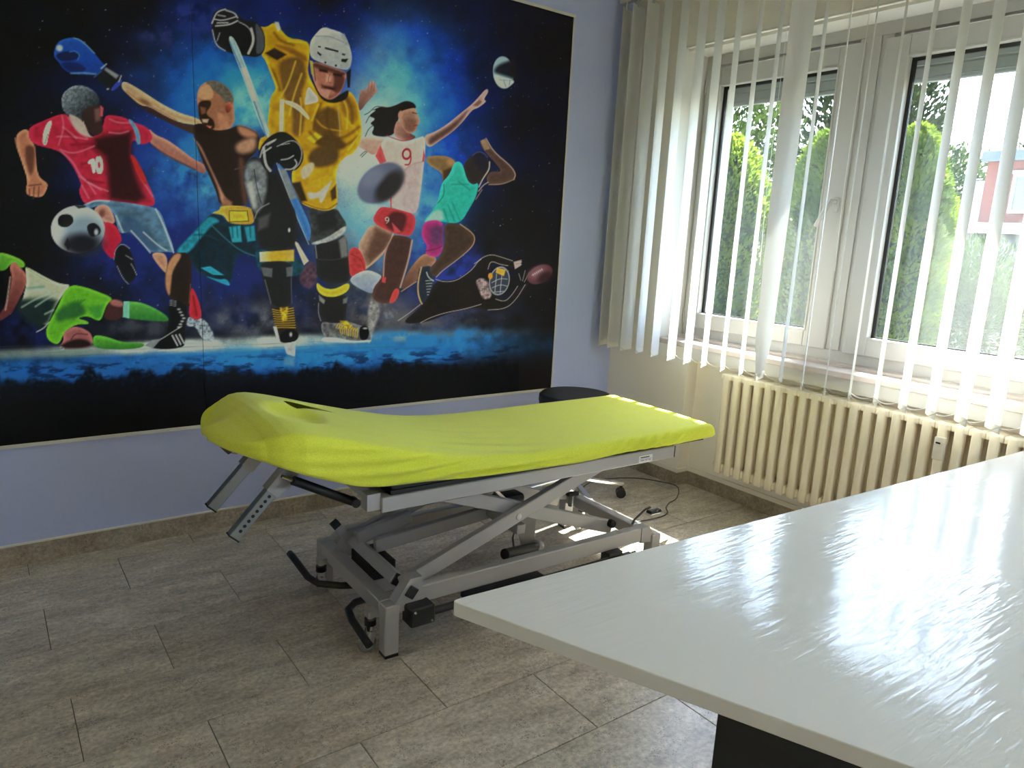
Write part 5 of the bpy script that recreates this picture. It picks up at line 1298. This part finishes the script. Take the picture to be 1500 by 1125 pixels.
    Pl([(1074, 410), (1180, 432), (1300, 400), (1284, 562), (1272, 612), (1210, 632), (1108, 602), (1078, 502)], (32, 30, 31), 0.9); Pl([(1085, 410), (1132, 450), (1122, 477), (1090, 452)], (130, 132, 136), 1.2); Pl([(1262, 440), (1298, 425), (1290, 470), (1262, 474)], (110, 112, 116), 1.4); Ln([(1084, 470), (1080, 540), (1100, 600)], (150, 152, 156), 1.4)
    Pl([(1094, 600), (1200, 622), (1290, 600), (1382, 632), (1452, 650), (1472, 732), (1440, 757), (1340, 752), (1210, 717), (1118, 722)], (104, 104, 108), 0.9, tex=0.5, ts=5); Pl([(1380, 640), (1440, 634), (1457, 682), (1440, 742), (1384, 742)], (14, 14, 17), 0.9); El((1425, 655), 16, 6, (190, 190, 190), soft=1)
    for k in range(9): Ln([(1212 + k * 18, 625 + k * 3 + 25), (1235 + k * 17, 608 + k * 5), (1245 + k * 15, 690 + k * 4)], (228, 178, 46), 1.6, 0.6)
    Pl([(1240, 600), (1290, 600), (1330, 640), (1290, 660)], (216, 164, 40), 1.8, tex=0.7, ts=3)
    Pl([(1103, 722), (1210, 722), (1340, 752), (1472, 737), (1460, 758), (1108, 758)], (208, 214, 217), 1.0)
    # middle glove
    p.fr = 'E'
    Pl([(888, 132), (920, 50), (1000, -22), (1080, -42), (1160, 10), (1222, 102), (1222, 182), (1170, 252), (1090, 252), (1020, 172), (985, 262), (938, 242), (908, 182)], (23, 24, 28), 0.9)
    for q, w in (([(905, 152), (930, 62), (1020, 22)], 2.4), ([(932, 82), (942, 202), (980, 250)], 4.6), ([(1030, 72), (1150, 15), (1216, 92), (1202, 192), (1150, 242)], 1.6), ([(1160, 170), (1180, 200), (1140, 242), (1090, 240)], 2.4), ([(1060, 170), (1110, 165), (1150, 140)], 2.2), ([(960, 60), (1010, 30)], 2.6), ([(925, 120), (985, 80)], 2.6), ([(1060, 60), (1120, 50)], 1.4)): Ln(q, (182, 184, 188), w, 0.7, 0.9)

    # ---- green footballer
    p.fr = 'G'
    Pl([(183, 198), (260, 240), (350, 290), (440, 330), (522, 335), (470, 392), (400, 502), (360, 602), (330, 642), (250, 562), (140, 505), (188, 382), (194, 260)], (200, 206, 172), 0.9)
    Pl([(140, 440), (350, 430), (420, 450), (362, 602), (300, 662), (200, 602), (125, 522)], (26, 42, 42), 6)
    for q in ([(180, 390), (300, 370), (360, 380)], [(160, 500), (260, 440), (360, 400)], [(260, 495), (340, 440), (420, 400)], [(330, 550), (390, 520)]): Ln(q, (176, 206, 190), 2.4, 1.4, 0.8)
    Ln([(200, 360), (320, 350)], (90, 140, 130), 3, 2); Ln([(185, 205), (280, 270), (360, 310)], (110, 150, 70), 1.4); Ln([(270, 680), (320, 655), (360, 610)], (206, 206, 200), 1.8)
    Pl([(-20, 96), (60, 110), (170, 158), (187, 200), (150, 217), (110, 165), (70, 192), (40, 232), (-20, 236)], (112, 188, 58), 0.9, (70, 140, 40), [(60, 120), (20, 230)])
    Pl([(68, 192), (110, 163), (152, 215), (197, 262), (190, 342), (150, 422), (100, 522), (88, 545), (-10, 612), (-10, 562), (50, 472), (72, 382), (90, 282)], (170, 100, 90), 0.9, (96, 46, 44), [(170, 240), (90, 500)])
    Ln([(75, 280), (60, 400), (40, 520)], (206, 180, 170), 2.4, 1.2)
    Pl([(468, 392), (522, 335), (612, 350), (700, 380), (837, 435), (780, 482), (746, 582), (722, 602), (640, 562), (560, 582), (642, 602), (652, 626), (560, 622), (470, 682), (430, 782), (350, 742), (333, 672), (370, 592), (420, 502)], (106, 192, 42), 0.9)
    Pl([(400, 532), (560, 440), (640, 520), (600, 572), (480, 590), (420, 612)], (44, 100, 46), 4.5); Pl([(640, 500), (760, 480), (742, 575), (700, 585)], (60, 140, 50), 4)
    for k in range(4): Ln([(480 + k * 28, 520 - k * 12), (550 + k * 24, 450 - k * 2)], (40, 104, 40), 1.6, 0.9)
    Pl([(785, 472), (837, 435), (907, 460), (902, 572), (840, 602), (748, 582)], (70, 36, 38), 1.2); Pl([(800, 455), (840, 440), (905, 462), (900, 500), (820, 490)], (166, 100, 98), 2)
    Pl([(905, 458), (1010, 460), (1100, 490), (1222, 560), (1242, 607), (1130, 602), (1000, 592), (900, 572)], (98, 184, 74), 0.9, (40, 110, 44), [(1050, 470), (1040, 595)]); Pl([(905, 458), (947, 457), (947, 582), (900, 572)], (112, 194, 160), 1.0)
    Pl([(458, 692), (530, 640), (600, 650), (672, 692), (682, 782), (600, 802), (425, 802), (470, 742)], (176, 100, 100), 0.9); Pl([(470, 760), (560, 730), (640, 740), (682, 780), (600, 802), (425, 802)], (34, 18, 19), 3); Ln([(520, 740), (550, 690), (640, 700)], (90, 44, 44), 2)
    Pl([(680, 700), (780, 715), (900, 760), (1062, 760), (1050, 797), (900, 812), (680, 802)], (102, 192, 58), 0.9, (46, 110, 40), [(800, 720), (800, 805)])
    for k in range(3): Ln([(440, 790 + k * 8), (470, 794 + k * 8)], (190, 200, 190), 0.8)
    return p.c

def plane_px(X, Z):
    d = np.stack([X - CAM[0], np.full_like(X, YM) - CAM[1], Z - CAM[2]], 1) @ RC.T
    return 750 + F_PX * d[:, 0] / d[:, 2], 562.5 - F_PX * d[:, 1] / d[:, 2]

def print_mat():
    m = bpy.data.materials.new('mural_print'); m.use_nodes = True
    nt = m.node_tree; b = nt.nodes['Principled BSDF']
    a = nt.nodes.new('ShaderNodeAttribute'); a.attribute_name = 'print_colour'
    nt.links.new(a.outputs['Color'], b.inputs['Base Color'])
    b.inputs['Roughness'].default_value = 0.45; b.inputs['Specular IOR Level'].default_value = 0.14
    return m
M['print'] = print_mat()
mural = empty('wall_mural', ((MX0 + MX1) / 2, YB, MZ0))
tag(mural, 'large dark sports mural with hockey, football, boxing and volleyball players on the wall', 'mural')
def panel(x0, x1):
    nx = int((x1 - x0) / STEP) + 1; nz = int((MZ1 - MZ0) / STEP) + 1
    gx = np.linspace(x0, x1, nx); gz = np.linspace(MZ0, MZ1, nz)
    X, Z = np.meshgrid(gx, gz); X = X.ravel(); Z = Z.ravel()
    px, py = plane_px(X, Z)
    c = paint_mural(px, py) / 255.0
    c = np.clip(c, 0.0, 1)
    lin = np.where(c <= 0.04045, c / 12.92, ((c + 0.055) / 1.055) ** 2.4) * K_PRINT
    lin = np.where(lin > 0.6, 0.6 + (1 - np.exp(-(lin - 0.6) / 0.3)) * 0.3, lin)
    ox, oz = (MX0 + MX1) / 2, MZ0
    back = np.array([(x0 - ox, 0, 0), (x1 - ox, 0, 0), (x1 - ox, 0, MZ1 - oz), (x0 - ox, 0, MZ1 - oz)])
    co = np.concatenate([np.stack([X - ox, np.full_like(X, YM - YB), Z - oz], 1), back])
    i = np.arange(nx * nz).reshape(nz, nx)
    q = np.stack([i[:-1, :-1], i[:-1, 1:], i[1:, 1:], i[1:, :-1]], -1).reshape(-1, 4)
    nb = nx * nz
    k = np.array([(nb, nb + 3, nb + 2, nb + 1), (i[0, 0], nb, nb + 1, i[0, -1]), (i[0, -1], nb + 1, nb + 2, i[-1, -1]), (i[-1, -1], nb + 2, nb + 3, i[-1, 0]), (i[-1, 0], nb + 3, nb, i[0, 0])])
    q = np.concatenate([q, k])
    me = bpy.data.meshes.new('print_panel')
    me.vertices.add(len(co)); me.vertices.foreach_set('co', co.ravel())
    me.loops.add(q.size); me.loops.foreach_set('vertex_index', q.ravel().astype(np.int32))
    me.polygons.add(len(q)); me.polygons.foreach_set('loop_start', np.arange(0, q.size, 4, dtype=np.int32)); me.polygons.foreach_set('loop_total', np.full(len(q), 4, np.int32))
    me.update(calc_edges=True)
    at = me.color_attributes.new('print_colour', 'FLOAT_COLOR', 'POINT')
    col = np.ones((len(co), 4), np.float32); col[:nb, :3] = lin; col[nb:, :3] = 0.01
    at.data.foreach_set('color', col.ravel())
    return link('print_panel', me, M['print'], mural)
panel(MX0, SEAM - 0.0009)
panel(SEAM + 0.0009, MX1)
w_, ox, oz = 0.014, (MX0 + MX1) / 2, MZ0
for (a, b, c, d) in ((MX0 - w_, MX1 + w_, MZ0 - w_, MZ0), (MX0 - w_, MX1 + w_, MZ1, MZ1 + w_), (MX1, MX1 + w_ * 0.6, MZ0, MZ1), (MX0 - w_, MX0, MZ0, MZ1)):
    MB().box(a - ox, b - ox, -0.014, -0.0005, c - oz, d - oz).obj('edge_strip', M['trim_cream'], mural)
# ------------------------------------------------------------------ outside the window
GZ = -0.35
grd = MB().box(3.75, 60, -40, 60, GZ - 0.1, GZ).box(-40, 3.75, -40, YF - 0.3, GZ - 0.1, GZ).obj('ground_outside', mat('garden_ground', (0.05, 0.055, 0.03), 0.9, noise=0.4, nscale=1.5))
tag(grd, 'mossy garden ground outside the window', kind='structure')
LEAF = {
 'lime': thin_mat('leaf_lime', (0.16, 0.21, 0.020), 0.55, ns=3.0, col2=(0.055, 0.095, 0.012)),
 'mid': thin_mat('leaf_mid', (0.045, 0.072, 0.015), 0.4, ns=3.0, col2=(0.016, 0.030, 0.007)),
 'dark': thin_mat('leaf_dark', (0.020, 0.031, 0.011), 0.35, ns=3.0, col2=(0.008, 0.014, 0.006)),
}
BARK = mat('bark', (0.07, 0.05, 0.035), 0.9, noise=0.4, nscale=12)
def leaf_cloud(rs, n, shape, size, droop=0.0):
    """n separate small leaves; shape() gives a point and its outward direction"""
    v = np.zeros((n * 4, 3)); 
    for i in range(n):
        p, out = shape(rs)
        d = Vector(out) + Vector((rs.uniform(-.7, .7), rs.uniform(-.7, .7), rs.uniform(-.3, .9) - droop))
        d.normalize()
        t = Vector((rs.uniform(-1, 1), rs.uniform(-1, 1), rs.uniform(-1, 1))).cross(d).normalized()
        L = size * rs.uniform(0.7, 1.5); W = L * 0.22
        b = Vector(p)
        v[i * 4:i * 4 + 4] = [b, b + d * L * 0.5 + t * W, b + d * L, b + d * L * 0.5 - t * W]
    return v, [tuple(range(i * 4, i * 4 + 4)) for i in range(n)]
def plant(name, loc, h, r, kind, label, cat, n, size, seed, shape='column', group=None, trunk=0.0):
    rs = random.Random(seed)
    e = empty(name, loc); tag(e, label, cat, group)
    def sh(rs):
        if shape == 'column':
            k = rs.random() ** 0.8; a = rs.uniform(0, 2 * math.pi)
            prof = min(1, 0.75 + 0.25 * math.sin(k * math.pi)) * (1 - max(0, (k - 0.72) / 0.28) ** 2) ** 0.5
            lump = 1 + 0.13 * math.sin(a * 3 + k * 9) + 0.1 * math.sin(a * 5 - k * 14)
            rr = r * prof * lump * rs.uniform(0.80, 1.0)
            return (rr * math.cos(a), rr * math.sin(a), trunk + k * (h - trunk) * 0.97), (math.cos(a), math.sin(a), 0.5)
        a = rs.uniform(0, 2 * math.pi); b = math.asin(rs.uniform(-1, 1)); q = rs.random() ** 0.4
        lump = 1 + 0.25 * math.sin(a * 3 + b * 4) + 0.15 * math.sin(a * 7 - b * 5)
        cz = trunk + (h - trunk) / 2; rz = (h - trunk) / 2
        return (r * q * lump * math.cos(b) * math.cos(a), r * q * lump * math.cos(b) * math.sin(a), cz + rz * q * math.sin(b)), (math.cos(b) * math.cos(a), math.cos(b) * math.sin(a), math.sin(b))
    v, f = leaf_cloud(rs, n, sh, size)
    me = bpy.data.meshes.new('foliage'); me.from_pydata([tuple(p) for p in v], [], f); me.update()
    fo = link('foliage', me, LEAF[kind], e); fo['kind'] = 'stuff'
    MB().tube([(0, 0, 0), (0.02, 0.01, h * 0.4), (0, 0.02, h * 0.75)], [0.05 + h * 0.012, 0.04 + h * 0.008, 0.02], 8).obj('trunk', BARK, e)
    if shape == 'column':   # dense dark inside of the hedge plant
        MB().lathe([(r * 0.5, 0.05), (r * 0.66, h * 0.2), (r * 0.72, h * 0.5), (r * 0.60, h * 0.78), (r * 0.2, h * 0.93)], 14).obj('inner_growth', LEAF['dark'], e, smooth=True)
    return e
g = 'columnar conifers along the garden edge'
plant('columnar_conifer', (6.5, 5.15, GZ), 2.93, 0.52, 'lime', 'bright green columnar conifer behind the casement with the handle, next to the wall edge', 'conifer', 24000, 0.050, 1)
plant('columnar_conifer', (6.6, 4.10, GZ), 2.90, 0.34, 'lime', 'bright green columnar conifer between its two neighbours, seen beside the window handle', 'conifer', 16000, 0.050, 2)
plant('columnar_conifer', (6.5, 3.22, GZ), 2.86, 0.35, 'lime', 'bright green columnar conifer standing against the open sky in front of the brick house', 'conifer', 20000, 0.050, 3)
plant('shade_tree', (10.8, 8.9, GZ), 5.0, 1.5, 'mid', 'broad leafy tree behind the conifer by the wall edge', 'tree', 9000, 0.11, 4, 'ball', trunk=1.0)
plant('shade_tree', (15.6, 9.3, GZ), 6.2, 1.7, 'dark', 'dark leafy tree rising behind the conifer seen beside the window handle', 'tree', 9000, 0.15, 5, 'ball', trunk=0.6)
plant('shade_tree', (10.8, 5.55, GZ), 4.6, 0.62, 'dark', 'dark narrow tree with ragged edge beside the open sky', 'tree', 7000, 0.09, 6, 'ball', trunk=0.6)
plant('garden_bush', (9.4, 3.75, GZ), 1.98, 0.55, 'mid', 'round leafy bush standing in front of the white garage', 'bush', 9000, 0.06, 7, 'ball', trunk=0.0)
plant('garden_bush', (12.2, 3.45, GZ), 1.95, 0.85, 'mid', 'wide green bush behind the round leafy one', 'bush', 7000, 0.08, 8, 'ball', trunk=0.0)
plant('garden_bush', (8.3, 4.95, GZ), 1.4, 0.45, 'dark', 'low dark bush filling the gap between the conifers', 'bush', 5000, 0.06, 9, 'ball', trunk=0.0)
plant('garden_bush', (8.4, 6.5, GZ), 1.9, 0.75, 'dark', 'tall dark bush behind the conifer by the wall edge', 'bush', 6000, 0.07, 10, 'ball', trunk=0.0)
plant('distant_tree', (36, 16.2, GZ), 6.6, 2.3, 'mid', 'distant green tree rising beside the brick house roof', 'tree', 7000, 0.24, 12, 'ball', trunk=1.0)
plant('distant_tree', (42, 14.3, GZ), 8.6, 1.7, 'dark', 'distant dark tree showing above the brick house roof', 'tree', 6000, 0.24, 13, 'ball', trunk=1.0)
# brick house
hs = empty('brick_house', (25, 6.6, GZ))
tag(hs, 'red brick house with flat grey roof edge and white framed window', 'house')
BR = mat('red_brick', (0.16, 0.05, 0.035), 0.85, noise=0.25, nscale=20)
MB().box(0, 6, -4.4, 3.62, 0, 4.55).obj('wall', BR, hs)
MB().box(-0.15, 6.1, -4.5, 3.75, 4.55, 4.85).obj('roof_edge', mat('grey_fascia', (0.09, 0.10, 0.13), 0.6), hs)
MB().box(-0.01, 5.5, 3.62, 4.15, 0, 4.0).obj('side_wall', mat('pale_render', (0.22, 0.24, 0.28), 0.8), hs)
for y in (2.45, 0.2):
    w = ring(MB(), -0.06, 0.02, y - 0.62, y + 0.40, 3.05, 4.18, 0.09, 0.09, 0.09, 0.09).obj('window_frame', M['white_pvc'], hs)
    MB().box(-0.02, 0.0, y - 0.53, y + 0.31, 3.14, 4.09).obj('pane', mat('dark_pane', (0.10, 0.12, 0.15), 0.15), w)
    MB().box(-0.12, 0.0, y - 0.66, y + 0.44, 4.18, 4.26).obj('shutter_box', M['white_pvc'], w)
gr = empty('garage', (21.5, 7.0, GZ))
tag(gr, 'low white garage with flat roof in front of the brick house', 'garage')
MB().box(0, 3, -5, 4.9, 0, 2.35).obj('wall', mat('garage_render', (0.15, 0.13, 0.11), 0.85, noise=0.1), gr)
MB().box(-0.15, 3.1, -5.1, 5.0, 2.35, 2.62).obj('roof_edge', M['reveal'], gr)
